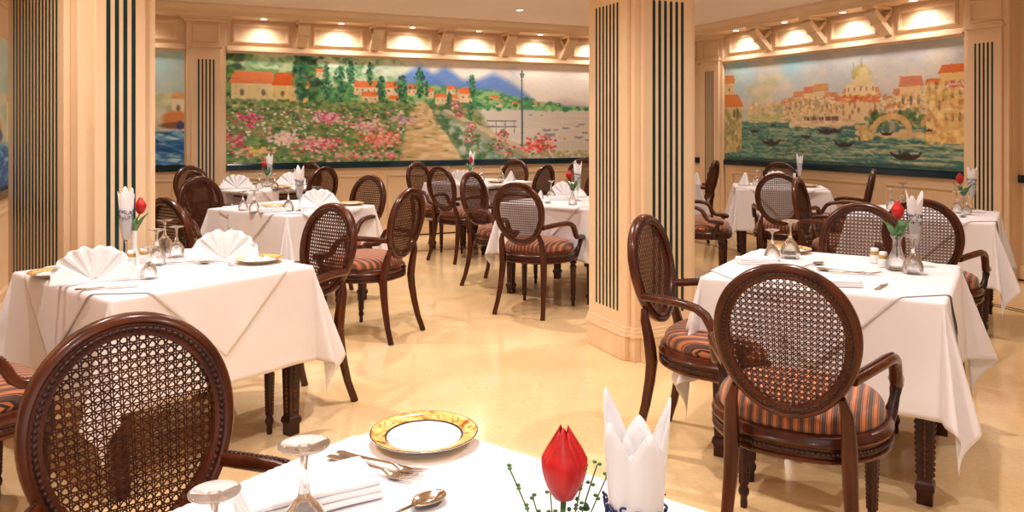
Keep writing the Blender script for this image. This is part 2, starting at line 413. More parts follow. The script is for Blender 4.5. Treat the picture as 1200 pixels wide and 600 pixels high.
column('column', (-2.08, 3.70), math.radians(52), 0.38, 0.86, 0.065, 0.08, 4, 14, 'wide cream column with dark teal fluting beside the table with the salt shakers and fan napkins')

# dark inlaid line pairs in the marble, following the walls
def inlay(name, org, rz, x0, x1, off):
    q = MB()
    q.box(x0, x1, -off-0.012, -off+0.012, 0, 0.0012); q.box(x0, x1, -off-0.075, -off-0.05, 0, 0.0012)
    o = q.build(name, M['black'], smooth=0); o.location = (*org, 0); o.rotation_euler = (0,0,rz); struct(o, 'dark double line inlaid in the marble floor along the wall')
inlay('trim_4', BACK, AL, -0.5, 5.2, 1.22)
inlay('trim_5', RIGHT, AL-math.pi/2, -3.45, 4.0, 1.05)

# ------------------------------------------------------------------ murals (oil paintings, dab by dab)
class Canvas:
    def __init__(s, w, h, seed):
        s.w, s.h = w, h; s.im = np.zeros((h, w, 3)); s.r = np.random.RandomState(seed)
        s.X, s.Y = np.meshgrid((np.arange(w)+0.5)/w, (np.arange(h)+0.5)/h)
        s.asp = w/h
    def noise(s, sx, sy, octv=4):
        out = np.zeros((s.h, s.w)); amp = 1; tot = 0
        for k in range(octv):
            nx, ny = max(2, int(sx*2**k)), max(2, int(sy*2**k)); g = s.r.rand(ny+2, nx+2)
            fx, fy = s.X*nx, s.Y*ny; ix, iy = fx.astype(int), fy.astype(int); tx, ty = fx-ix, fy-iy
            tx, ty = tx*tx*(3-2*tx), ty*ty*(3-2*ty)
            out += amp*((g[iy,ix]*(1-tx)+g[iy,ix+1]*tx)*(1-ty)+(g[iy+1,ix]*(1-tx)+g[iy+1,ix+1]*tx)*ty); tot += amp; amp *= 0.55
        return out/tot
    def fill(s, mask, col, a=1.0):
        c = np.array(col)/255.0; m = np.clip(mask, 0, 1)[..., None]*a; s.im = s.im*(1-m)+c*m
    def dab(s, x, y, rx, ry, col, a=0.9, soft=0.4, ang=0.0, jit=0):
        """x, y, ry as fractions of height for y; rx in units of height too"""
        R = max(rx, ry)*1.3
        x0, x1 = int((x-R/s.asp)*s.w), int((x+R/s.asp)*s.w)+2; y0, y1 = int((y-R)*s.h), int((y+R)*s.h)+2
        x0, y0 = max(x0, 0), max(y0, 0); x1, y1 = min(x1, s.w), min(y1, s.h)
        if x1 <= x0 or y1 <= y0: return
        dx = (s.X[y0:y1,x0:x1]-x)*s.asp; dy = s.Y[y0:y1,x0:x1]-y
        ca, sa = math.cos(ang), math.sin(ang)
        d = np.sqrt(((dx*ca+dy*sa)/rx)**2+((-dx*sa+dy*ca)/ry)**2)
        m = (np.clip((1+soft*0.5-d)/max(soft, 0.05), 0, 1)*a)[..., None]
        c = np.array(col, float)
        if jit: c = c+s.r.randn()*jit+s.r.randn(3)*jit*0.4
        s.im[y0:y1,x0:x1] = s.im[y0:y1,x0:x1]*(1-m)+np.clip(c, 0, 255)/255*m
    def poly(s, pts, col, a=1.0):
        ins = np.zeros((s.h, s.w), bool); n = len(pts); j = n-1
        for i in range(n):
            (xi, yi), (xj, yj) = pts[i], pts[j]
            if abs(yj-yi) > 1e-9: ins ^= ((yi > s.Y) != (yj > s.Y)) & (s.X < (xj-xi)*(s.Y-yi)/(yj-yi)+xi)
            j = i
        s.fill(ins*1.0, col, a)
    def scatter(s, n, xr, yr, r, cols, a=0.85, squash=0.7, jit=10, cond=None, ang=0.0, grow=0.0):
        for _ in range(n):
            x = s.r.uniform(*xr); y = s.r.uniform(*yr)
            if cond and not cond(x, y): continue
            k = s.r.uniform(0.6, 1.4)*r*(1+grow*(y-yr[0])/(yr[1]-yr[0]))
            s.dab(x, y, k, k*squash, cols[s.r.randint(len(cols))], a, 0.6, ang+s.r.randn()*0.3, jit)
    def strokes(s, n, r):
        """last pass of small strokes that pick up the colour beneath and drag it"""
        for _ in range(n):
            x, y = s.r.rand(), s.r.rand(); c = s.im[min(int(y*s.h), s.h-1), min(int(x*s.w), s.w-1)]*255
            k = r*s.r.uniform(0.6, 1.5); s.dab(x+s.r.randn()*r*0.4/s.asp, y+s.r.randn()*r*0.4, k, k*0.42, c*s.r.uniform(0.93, 1.06), 0.75, 0.5, s.r.uniform(-0.7, 0.7), 3)
    def mesh(s, name, x0, x1, z0, z1, y, org, rz):
        s.strokes(int(s.w*s.h*0.06), 0.0085)
        P = np.zeros((s.h+1, s.w+1, 3)); P[..., 0] = np.linspace(x0, x1, s.w+1)[None]; P[..., 1] = y; P[..., 2] = np.linspace(z1, z0, s.h+1)[:, None]
        me = bpy.data.meshes.new(name); h, w = s.h, s.w
        ix = np.arange((h+1)*(w+1)).reshape(h+1, w+1)
        fs = np.stack([ix[:-1,:-1], ix[1:,:-1], ix[1:,1:], ix[:-1,1:]], -1).reshape(-1, 4)
        nv = (h+1)*(w+1)
        # back sheet so that the panel has thickness
        vs = np.concatenate([P.reshape(-1, 3), np.array([[x0,y+0.008,z1],[x1,y+0.008,z1],[x1,y+0.008,z0],[x0,y+0.008,z0]])])
        c = [ix[0,0], ix[0,-1], ix[-1,-1], ix[-1,0]]
        ex = [(nv+3, nv+2, nv+1, nv)]
        me.from_pydata(vs.tolist(), [], fs.tolist()+ex+[(c[3], nv+3, nv, c[0]), (c[1], nv+1, nv+2, c[2])])
        srgb = np.clip(s.im, 0, 1)**0.84; g = srgb.mean(-1, keepdims=True); srgb = np.clip(g+(srgb-g)*1.12, 0, 1)
        pad = np.pad(srgb, ((0,1),(0,1),(0,0)), mode='edge'); l = np.where(pad <= 0.04045, pad/12.92, ((pad+0.055)/1.055)**2.4)
        col = np.ones((nv+4, 4)); col[:nv, :3] = l.reshape(-1, 3)
        at = me.color_attributes.new('paint', 'FLOAT_COLOR', 'POINT'); at.data.foreach_set('color', col.ravel().astype(np.float32))
        me.materials.append(M['paint']); me.update()
        o = bpy.data.objects.new(name, me); COL.objects.link(o); o.location = (*org, 0); o.rotation_euler = (0, 0, rz)
        return o

def cypress(c, x, y0, y1, w, col=(24,74,52)):
    for k in range(34):
        t = k/33; ww = w*(0.25+1.0*math.sin(math.pi*min(1, 0.08+t*0.85))**0.8)
        for _ in range(4): c.dab(x+c.r.randn()*ww*0.55/c.asp, y0+(y1-y0)*t+c.r.randn()*0.01, w*0.32, w*0.42, [col, (52,110,72), (18,56,44), (96,146,96)][c.r.randint(4)], 0.75, 0.7, 0, 12)
def house(c, x0, x1, y0, y1, roof=(226,110,50), wall=(240,218,164), rf=0.35, win=2):
    ym = y0+(y1-y0)*rf
    c.poly([(x0,ym-0.005),(x1,ym-0.005),(x1,y1),(x0,y1)], wall, 0.92)
    dx = (x1-x0)*0.06
    c.poly([(x0-dx,ym),(x1+dx,ym),(x1-dx*0.6,y0),(x0+dx*1.2,y0)], roof, 0.95)
    w = (x1-x0)
    for k in range(14): c.dab(c.r.uniform(x0,x1), c.r.uniform(ym,y1), 0.012, 0.02, tuple(np.array(wall)*c.r.uniform(0.78,1.04)), 0.5, 0.8)
    for k in range(8): c.dab(c.r.uniform(x0,x1), c.r.uniform(y0,ym), 0.02, 0.006, tuple(np.array(roof)*c.r.uniform(0.8,1.12)), 0.6, 0.8)
    for k in range(win):
        xx = x0+w*(k+0.5)/win; h = (y1-ym)
        c.dab(xx, ym+h*0.35, min(0.016, w*c.asp*0.07), h*0.13, (86,70,64), 0.8, 0.3)

def garden():
    c = Canvas(560, 150, 5); W0, WW = 265.0, 475.0      # runs on behind the column
    X = lambda p: (p-W0)/WW
    # sky, foliage and hills
    n = c.noise(14, 5); n2 = c.noise(40, 14)
    c.fill(np.ones_like(n), (236,226,210)); c.fill(n, (246,238,226), 0.7)
    left = np.clip((X(470)-c.X)*8, 0, 1)
    c.fill(left, (150,190,130)); c.fill(left*np.clip(n*2-0.6, 0, 1), (226,240,206), 0.8); c.fill(left*(n2 > 0.58), (70,126,70), 0.5)
    for x0, y0, rad, h in [(470,0.02,60,0.45),(500,0.03,50,0.4),(560,0.08,75,0.42),(530,0.14,70,0.4)]:
        hill = 1-np.abs(c.X-X(x0))*WW/rad
        c.fill(np.clip((c.Y-(y0+h*(1-np.clip(hill,0,1))**1.3))*14, 0, 1)*(hill > 0), (84,126,204), 0.9)
    c.fill(np.clip(n2*2-0.7, 0, 1)*(c.Y < 0.4)*(c.X > X(440))*(c.X < X(600)), (138,166,212), 0.35)
    far = np.clip((c.Y-(0.33+0.1*np.abs(c.X-X(655))*WW/60))*14, 0, 1)*(c.X > X(610)); c.fill(far*(c.Y < 0.5), (196,180,190), 0.8)
    # green slopes
    sl = np.clip((c.Y-np.interp(c.X, [X(265),X(380),X(470),X(560),X(620),X(740)], [0.12,0.2,0.22,0.27,0.40,0.46])-0.03*(n2-0.5))*20, 0, 1)
    c.fill(sl*(c.Y < 0.62), (92,156,92)); c.fill(sl*(n2 > 0.52)*(c.Y < 0.62), (52,122,78), 0.7); c.fill(sl*(n2 < 0.42)*(c.Y < 0.62), (170,206,140), 0.7)
    # water
    wt = np.clip((c.Y-0.475)*40, 0, 1)*np.clip((c.X-X(530))*30, 0, 1); c.fill(wt, (222,214,200)); c.fill(wt*(c.noise(6,40) > 0.52), (208,202,194), 0.6)
    # garden ground
    gd = np.clip((c.Y-0.42)*16, 0, 1)*np.clip((X(545+0)-c.X+(c.Y-0.5)*0.16)*40, 0, 1)
    c.fill(gd, (112,124,74)); c.fill(gd*(n2 > 0.5), (66,92,52), 0.8); c.fill(gd*(n2 < 0.4), (160,160,104), 0.7)
    # trees at the top
    c.scatter(90, (X(265),X(284)), (0,0.75), 0.035, [(46,84,50),(72,116,62),(110,150,86),(30,62,42)])
    c.scatter(110, (X(326),X(362)), (0,0.42), 0.04, [(34,78,48),(62,110,64),(96,140,84),(26,60,42)])
    c.scatter(70, (X(285),X(330)), (0,0.12), 0.04, [(176,214,160),(216,236,198),(110,160,110)])
    c.scatter(120, (X(360),X(440)), (0.0,0.28), 0.03, [(160,204,150),(206,226,196),(90,150,108),(224,232,214)])
    house(c, X(270), X(312), 0.16, 0.5, (236,132,82), (242,222,166), 0.34, 2)
    house(c, X(312), X(347), 0.17, 0.5, (224,92,38), (238,208,140), 0.36, 2)
    for a, b, y0, y1 in [(396,408,.23,.36),(408,422,.22,.38),(404,424,.33,.44),(430,447,.23,.37),(434,452,.36,.46),(455,466,.25,.36),(356,368,.12,.2),(476,486,.28,.38),(488,500,.33,.44),(502,512,.25,.34),(500,516,.34,.43),(515,526,.28,.37),(518,533,.27,.42),(556,566,.34,.42),(563,572,.38,.46),(584,592,.4,.46),(610,626,.4,.45)]:
        house(c, X(a), X(b), y0, y1, (228,116,66), (240,212,170), 0.42, 2)
    for x, y0, y1, w in [(381,.1,.52,.035),(426,.18,.45,.028),(449,.18,.52,.04),(413,.06,.25,.02),(470,.1,.36,.03),(478,.22,.36,.016),(505,.33,.5,.022),(533,.14,.36,.024),(531,.42,.6,.02),(340,.02,.4,.05),(366,.1,.4,.03),(392,.04,.24,.025)]: cypress(c, X(x), y0, y1, w)
    c.scatter(160, (X(540),X(735)), (0.36,0.49), 0.022, [(72,136,82),(112,170,104),(150,190,124),(44,108,74)], cond=lambda x, y: y > 0.3+0.18*(x-X(540))/(X(700)-X(540)))
    # path
    for k in range(420):
        t = c.r.rand(); y = 0.42+0.6*t; xl = np.interp(t, [0,0.25,1], [X(466),X(458),X(446)]); xr = np.interp(t, [0,0.25,1], [X(476),X(488),X(524)])
        c.dab(c.r.uniform(xl, xr), y, 0.045*(0.4+t), 0.012*(0.5+t), [(222,192,140),(206,172,118),(232,208,164),(196,164,116)][c.r.randint(4)], 0.8, 0.6, 0, 6)
    for t in np.linspace(0, 1, 60): c.dab(np.interp(t,[0,1],[X(487),X(526)])+0.006*c.r.randn(), 0.5+0.5*t, 0.02, 0.02, (96,116,84), 0.6, 0.7, 0, 14)
    # bank and shrubs right of the path
    c.scatter(420, (X(486),X(600)), (0.52,1.0), 0.03, [(92,124,88),(60,96,62),(146,164,130),(120,150,140),(176,190,170)], cond=lambda x, y: x < X(500)+(y-0.5)*(X(610)-X(500))*2.0 and x > X(487)+(y-0.5)*(X(526)-X(487))*2)
    # flower beds
    fl = [(232,170,170),(214,110,128),(240,206,196),(200,60,80),(250,236,226),(232,140,120),(206,150,170),(240,190,80)]
    gr = [(70,116,60),(98,146,78),(50,84,48),(150,164,98),(128,134,80),(112,140,92)]
    inb = lambda x, y: x < np.interp(y, [0.4,0.55,1], [X(462),X(456),X(444)])
    c.scatter(3000, (0,X(465)), (0.42,1.0), 0.016, gr, 0.8, cond=inb, grow=0.6)
    c.scatter(420, (0,X(465)), (0.5,0.75), 0.010, fl[:6]+[(250,240,232)]*3, 0.85, cond=lambda x, y: inb(x, y) and c.r.rand() < 0.75)
    for cx, cy, sx, sy, cs, nn in [(370,.58,16,.05,[(214,120,150),(190,80,120),(238,190,200)],90),(322,.78,14,.06,[(248,226,216),(240,200,190)],80),(285,.6,12,.06,[(190,60,90),(210,110,140)],50),(360,.84,24,.07,[(232,150,160),(206,70,96),(244,210,204)],130),
        (425,.80,22,.08,[(236,130,110),(226,96,92),(246,190,170)],140),(295,.9,18,.05,[(240,196,90),(236,160,150),(228,206,140)],80),(410,.66,24,.05,[(236,210,196),(206,140,150)],80),(438,.95,10,.03,[(228,110,120),(240,170,170)],30),(395,.95,30,.04,[(232,150,140),(220,190,170)],60),(450,.60,14,.04,[(210,180,180),(150,120,150)],40),(275,.8,10,.08,[(214,140,150),(180,60,80)],50)]:
        for _ in range(nn): c.dab(X(cx+c.r.randn()*sx*0.5), cy+c.r.randn()*sy*0.55, 0.0145, 0.0115, cs[c.r.randint(len(cs))], 0.9, 0.5, 0, 12)
    c.scatter(200, (0,X(460)), (0.9,1.0), 0.016, gr+fl[:3], 0.8, cond=inb)
    # terrace wall, roses, fence, lamp, boats
    c.poly([(X(497),.50),(X(502),.49),(X(606),.90),(X(604),1.0)], (206,186,150), 0.9); c.poly([(X(499),.52),(X(602),.94),(X(596),1.0),(X(520),.66)], (150,146,120), 0.7)
    for cx, cy, r in [(513,.46,.06),(517,.52,.05),(529,.74,.08),(533,.66,.05),(566,.85,.08),(572,.75,.05),(580,.93,.05)]:
        for _ in range(60): c.dab(X(cx)+c.r.randn()*r*0.4/c.asp, cy+c.r.randn()*r*0.55, 0.013, 0.01, [(206,110,120),(236,180,170),(80,110,70),(176,60,80),(110,130,90)][c.r.randint(5)], 0.9, 0.5, 0, 10)
    for _ in range(170): c.dab(X(620+c.r.randn()*11), 0.87+c.r.randn()*0.05, 0.017, 0.012, [(226,70,70),(240,130,120),(206,40,60),(248,190,170),(90,130,80)][c.r.randint(5)], 0.9, 0.5, 0, 10)
    c.scatter(150, (X(600),X(740)), (0.93,1.0), 0.018, [(176,170,120),(140,150,100),(206,196,150)], 0.7)
    for xx in (563,575,587): c.poly([(X(xx-.7),.6),(X(xx+.7),.6),(X(xx+.7),.74),(X(xx-.7),.74)], (90,100,96))
    for yy in (.6,.66): c.poly([(X(552),yy),(X(590),yy),(X(590),yy+.012),(X(552),yy+.012)], (100,108,104))
    c.poly([(X(596.2),.15),(X(597.8),.15),(X(598.2),.88),(X(595.8),.88)], (70,92,90)); c.poly([(X(594),.10),(X(600),.10),(X(599),.15),(X(595),.15)], (84,104,104)); c.dab(X(597), .085, .012, .014, (70,90,92))
    for xx, yy, r in [(608,.54,.02),(623,.545,.018),(630,.7,.05),(634,.75,.06),(656,.68,.04),(642,.70,.03),(672,.66,.03),(678,.64,.035),(683,.73,.035),(674,.78,.05),(688,.81,.04),(704,.7,.05),(716,.6,.03)]:
        c.dab(X(xx), yy, r, r*0.3, (120,122,136), 0.85, 0.4); c.dab(X(xx), yy-r*0.3, r*0.6, r*0.14, (228,220,212), 0.9, 0.4); c.dab(X(xx), yy+r*0.4, r*0.9, r*0.12, (190,186,186), 0.6, 0.8)
    return c

def canal():
    c = Canvas(430, 160, 9); X = lambda p: np.interp(p, [850,901,965,1041,1131], [0,0.238,0.495,0.751,1.0])
    n = c.noise(7, 4); n2 = c.noise(36, 18); n3 = c.noise(12, 7)
    c.fill(np.ones_like(n), (184,190,192)); c.fill(np.clip(n*2.4-0.9, 0, 1), (224,206,184), 0.9)
    c.fill(np.clip(1-np.abs(c.X-X(930))*7, 0, 1)*np.clip(1-c.Y*2.2, 0, 1), (128,190,216), 0.9); c.fill(np.clip(1-np.abs(c.X-X(868))*9, 0, 1)*np.clip(1-c.Y*2.2, 0, 1), (132,200,214), 0.95)
    c.fill(np.clip(n3*3-1.6, 0, 1)*(c.Y < 0.5), (240,214,180), 0.6); c.fill(np.clip(1.5-n3*3.4, 0, 1)*(c.Y < 0.45), (168,164,172), 0.6)
    for _ in range(60): c.dab(X(895+c.r.randn()*8), 0.34+c.r.randn()*0.1, 0.05, 0.03, [(196,190,150),(170,178,140),(220,204,166)][c.r.randint(3)], 0.5, 0.8)
    # water
    wt = np.clip((c.Y-0.60)*30, 0, 1); c.fill(wt, (84,126,112)); wn = c.noise(10, 60); c.fill(wt*(wn > 0.55), (48,88,82), 0.8); c.fill(wt*(wn < 0.42), (166,182,150), 0.75)
    c.fill(wt*np.clip(1-np.abs(c.X-X(885))*6, 0, 1), (60,128,118), 0.5); c.fill(wt*np.clip((c.X-X(960))*3, 0, 1)*(wn < 0.48), (196,176,128), 0.55)
    c.scatter(700, (0,1), (0.64,1.0), 0.035, [(60,104,94),(112,148,124),(186,190,150),(40,78,74),(146,160,126)], 0.6, 0.18, 8)
    # far quay and town
    for _ in range(260): c.dab(X(c.r.uniform(880,960)), c.r.uniform(.44,.60), 0.025, 0.02, [(206,190,140),(230,200,150),(226,170,120),(176,180,120),(140,160,110)][c.r.randint(5)], 0.75, 0.6, 0, 10)
    for _ in range(150): c.dab(X(c.r.uniform(880,935)), c.r.uniform(.55,.62), 0.03, 0.012, [(150,170,110),(190,190,130),(214,190,140)][c.r.randint(3)], 0.8, 0.6, 0, 8)
    rng = random.Random(4)
    for x0, x1, y0, y1 in [(920,936,.40,.60),(932,950,.34,.60),(944,958,.30,.6),(955,972,.28,.62),(968,984,.36,.62),(980,996,.40,.62),(990,1006,.34,.62),(1000,1018,.36,.64),(1012,1032,.34,.64),(1036,1052,.42,.64),(1048,1062,.36,.64),(1056,1084,.27,.66),(1040,1058,.48,.66)]:
        house(c, X(x0), X(x1), y0, y1, (200,rng.randint(116,140),86), (rng.randint(214,234),rng.randint(184,204),rng.randint(134,156)), 0.2, 3)
    c.scatter(700, (X(918),X(1088)), (.40,.63), 0.013, [(206,164,112),(232,204,152),(190,128,88),(238,218,178),(160,124,90),(150,150,104)], 0.7)
    # domed church
    c.poly([(X(988),.38),(X(1032),.38),(X(1032),.62),(X(988),.62)], (226,196,146), 0.9); c.poly([(X(995),.3),(X(1026),.3),(X(1028),.4),(X(993),.4)], (232,204,156), 0.95)
    c.dab(X(1012), .235, .095, .095, (190,170,110), 0.95, 0.2); c.dab(X(1015), .22, .05, .06, (222,206,150), 0.8, 0.6); c.poly([(X(1001),.24),(X(1023),.24),(X(1023),.32),(X(1001),.32)], (220,196,146), 0.95)
    c.poly([(X(1011.3),.08),(X(1012.7),.08),(X(1013.5),.16),(X(1010.5),.16)], (170,156,110)); c.dab(X(1003), .22, .025, .045, (176,160,104), 0.95, 0.3); c.poly([(X(1002.4),.12),(X(1003.4),.12),(X(1004),.2),(X(1002),.2)], (170,156,110))
    for k in range(5): c.dab(X(997+k*7), .35, .008, .02, (120,92,70), 0.8, 0.3)
    for k in range(16): c.dab(X(c.r.uniform(990,1030)), c.r.uniform(.4,.6), .014, .025, (150,100,70), 0.7, 0.4)
    c.scatter(60, (X(990),X(1032)), (.4,.46), 0.02, [(214,120,70),(196,96,56)], 0.8, 0.4)
    house(c, X(1088), X(1106), .30, .78, (206,102,52), (226,186,116), 0.1, 3); house(c, X(1104), X(1131), .20, .80, (196,92,46), (222,182,110), 0.1, 3)
    for yy in (.36,.46,.6):
        for xx in (1092,1100,1111,1118,1126): c.dab(X(xx), yy, .014, .035, (110,76,58), 0.8, 0.3)
    c.poly([(X(1104),.48),(X(1131),.46),(X(1131),.50),(X(1104),.51)], (200,104,60), 0.8); c.scatter(160, (X(1088),X(1131)), (.34,.8), 0.025, [(232,196,126),(206,160,96),(240,212,150),(186,140,84)], 0.6)
    c.scatter(60, (X(1112),X(1131)), (.33,.37), 0.015, [(190,90,80),(232,206,170)], 0.8)
    # old house at the near end
    house(c, 0.0, X(862), .13, .4, (196,116,56), (214,188,128), 0.32, 1); c.poly([(0,.42),(X(871),.44),(X(871),.90),(0,.95)], (196,176,118), 0.95); c.poly([(0,.33),(X(866),.33),(X(873.5),.46),(0,.46)], (204,112,50), 0.95)
    for _ in range(120): c.dab(X(c.r.uniform(850,870)), c.r.uniform(.48,.9), 0.02, 0.025, [(170,156,104),(214,196,140),(140,130,84),(120,130,90)][c.r.randint(4)], 0.6, 0.6, 0, 8)
    for xx in (862,866): c.dab(X(xx), .53, .02, .045, (90,80,62), 0.85, 0.3)
    # quay, bridge, boats
    for _ in range(160): c.dab(X(c.r.uniform(930,1000)), .62+c.r.randn()*0.012+0.03*c.r.rand(), 0.04, 0.014, [(226,198,156),(206,176,130),(240,216,180)][c.r.randint(3)], 0.85, 0.5, 0, 8)
    for _ in range(50): c.dab(X(c.r.uniform(945,985)), .595, 0.006, 0.02, (90,66,58), 0.8, 0.4)
    for _ in range(90): c.dab(X(1030+c.r.randn()*5 if c.r.rand() < .4 else 1066+c.r.randn()*9), .60+c.r.randn()*0.03, 0.022, 0.02, [(74,98,56),(104,124,70),(52,78,48)][c.r.randint(3)], 0.85, 0.5, 0, 10)
    for t in np.linspace(0, math.pi, 40): c.dab(X(1047-21*math.cos(t)), .70-.115*math.sin(t), .026, .024, (204,164,106), 0.9, 0.4, 0, 10)
    c.dab(X(1047), .70, .08, .075, (70,96,90), 0.9, 0.3); c.dab(X(1047), .67, .03, .05, (176,176,140), 0.7, 0.5)
    for _ in range(90): c.dab(X(c.r.uniform(1030,1085)), .735+c.r.randn()*0.01, 0.03, 0.012, (206,176,120), 0.8, 0.5, 0, 12)
    for _ in range(40): c.dab(X(c.r.uniform(1006,1024)), c.r.uniform(.66,.78), 0.02, 0.016, (206,172,110), 0.85, 0.5, 0, 12)
    for t in np.linspace(0, math.pi, 24): c.dab(X(1092-8*math.cos(t)), .66-.07*math.sin(t), .016, .014, (196,150,96), 0.9, 0.4, 0, 8)
    def gondola(x, y, L, d=(44,32,34)):
        for t in np.linspace(-1, 1, 46):
            c.dab(x+t*L*0.5/c.asp, y-0.13*L*abs(t)**4.0-0.03*L*(t > 0.9), L*0.035, L*0.06*(1-0.72*t*t)+0.004, d, 0.95, 0.35)
        c.dab(x, y-L*0.09, L*0.13, L*0.07, d, 0.9, 0.4); c.dab(x-L*0.2/c.asp, y-L*0.14, L*0.025, L*0.12, d, 0.9, 0.4); c.dab(x, y+L*0.10, L*0.4, L*0.025, (40,62,58), 0.6, 0.8)
    for xx, yy, L in [(905,.83,.24),(886,.715,.13),(875,.68,.05),(908,.655,.07),(947,.76,.12),(970,.715,.20),(982,.71,.12),(992,.83,.20),(1040,.73,.12),(1064,.915,.28),(1091,.70,.07)]: gondola(X(xx), yy, L)
    c.poly([(0,.975),(1,.975),(1,1),(0,1)], (30,58,54), 0.7)
    return c

def sea(seed, w, h, x_ship):
    c = Canvas(w, h, seed); n = c.noise(6, 5); n2 = c.noise(20, 24)
    c.fill(np.ones_like(n), (150,196,206)); c.fill(np.clip(n*2-0.5, 0, 1), (212,222,206), 0.8)
    c.fill(np.clip((c.Y-0.33)*9, 0, 1)*(c.Y < 0.72)*np.clip(n*2.2-0.5, 0, 1), (236,226,190), 0.9); c.scatter(260, (0,1), (.4,.7), 0.05, [(214,214,170),(170,196,150),(240,232,206),(190,206,186)], 0.6)
    for k in range(6):
        x = c.r.rand(); house(c, x, x+0.12/c.asp*1.6, .3+.1*c.r.rand(), .66, (226,170,110), (240,228,196), 0.2, 2)
    wt = np.clip((c.Y-0.70)*30, 0, 1); wn = c.noise(5, 26); c.fill(wt, (36,104,166)); c.fill(wt*(wn > 0.55), (18,66,130), 0.8); c.fill(wt*(wn < 0.42), (150,204,226), 0.8)
    c.scatter(260, (0,1), (.72,1), 0.05, [(30,90,156),(90,166,206),(206,230,236),(16,60,120)], 0.6, 0.2)
    c.dab(x_ship, .60, .10, .07, (206,120,60), 0.9, 0.4); c.dab(x_ship, .66, .12, .03, (110,70,50), 0.9, 0.4); c.dab(x_ship+0.04, .66, .03, .04, (40,60,130), 0.8, 0.4)
    return c

tag(garden().mesh('mural_picture', 0.0, 5.45, 0.962, 2.254, -0.008, BACK, AL), 'long oil mural of a flower garden, sandy path and bay along the wall', 'mural')
tag(canal().mesh('mural_picture', -3.44, 0.0, 0.962, 2.254, -0.008, RIGHT, AL-math.pi/2), 'oil mural of a canal city with a domed church, bridge and gondolas', 'mural')
tag(sea(3, 110, 120, 0.93).mesh('mural_picture', -1.70, -0.45, 0.962, 2.254, -0.008, BACK, AL), 'narrow oil mural of blue sea and pale harbour beside the wide column', 'mural')
tag(sea(8, 240, 110, 0.3).mesh('mural_picture', -4.6, -0.3, 0.962, 2.02, -0.008, LEFTC, AL+math.pi/2), 'sea mural on the side wall, a strip showing past the wide column', 'mural')

# ------------------------------------------------------------------ downlights (real fittings with real lamps)
def downlight_proto():
    e = empty('downlight')
    q = MB(); q.lathe([(0.034,0),(0.034,-0.004),(0.046,-0.006),(0.052,-0.003),(0.052,0)], 24, closed=True); q.build('rim', M['brass'], e)
    q = MB(); q.lathe([(0.034,-0.001),(0.034,-0.003)], 24); q.build('lamp_lens', M['lamp'], e)
    return e
DL = downlight_proto()
def downlight(x, y, z, watts, cone, label, group, blend=0.9, aim=None, scale=1.0, soft=0.03):
    o = place(DL, (x, y, z), 0, label, 'downlight', group); o.scale = (scale, scale, 1)
    l = bpy.data.lights.new('lamp', 'SPOT'); l.energy = watts*4*math.pi/ (2*math.pi*(1-math.cos(math.radians(cone)/2))) ; l.spot_size = math.radians(cone); l.spot_blend = blend
    l.shadow_soft_size = soft; l.color = WARM
    lo = bpy.data.objects.new('lamp', l); COL.objects.link(lo); lo.parent = o; lo.location = (0, 0, -0.02)
    if aim: lo.rotation_euler = aim
    return o
ORD = ['first', 'second', 'third', 'fourth', 'fifth', 'sixth', 'seventh']
for k in range(6):
    s = 0.40+0.9*k
    downlight(BACK[0]+s*B[0]-0.17*A[0], BACK[1]+s*B[1]-0.17*A[1], 2.65, COVE_W, 150, f'{ORD[k]} cornice downlight from the fluted pilaster above the garden mural', 'cornice downlights over the garden mural')
downlight(BACK[0]-1.07*B[0]-0.17*A[0], BACK[1]-1.07*B[1]-0.17*A[1], 2.65, COVE_W, 150, 'cornice downlight above the narrow sea mural', None)
for k, t in enumerate((0.43, 1.30, 2.17, 3.03)):
    downlight(RIGHT[0]+t*A[0]-0.17*B[0], RIGHT[1]+t*A[1]-0.17*B[1], 2.65, COVE_W*0.8, 150, f'{ORD[k]} cornice downlight from the palace end of the canal mural', 'cornice downlights over the canal mural')
downlight(0.09, 9.1, CEIL, DOWN_W*0.8, 120, 'small ceiling downlight near the garden mural lamp post', None)
for k, (x, y, w) in enumerate([(-2.3,7.4,1),(2.9,6.7,0.55),(-0.5,6.2,1.1),(1.6,5.6,0.7),(-2.0,4.9,0.95),(-0.35,3.9,1.2),(1.5,3.4,0.75),(-1.9,2.9,0.8),(3.2,4.0,0.45),(-0.3,1.9,0.8),(1.4,1.3,0.7),(-1.2,0.6,0.6),(0.3,-0.4,0.6)]):
    spot = ['garden mural end tables','canal mural end tables','middle aisle by the slim column','slim column table','room centre table near the wide column','open marble floor','table with the big cane chair','wide column table','side by the palace pilaster','close-up white table','big cane chair back','large cane chair at the wide column table','camera'][k]
    downlight(x, y, CEIL, DOWN_W*w, 130, f'ceiling downlight over the {spot}', 'ceiling downlights')

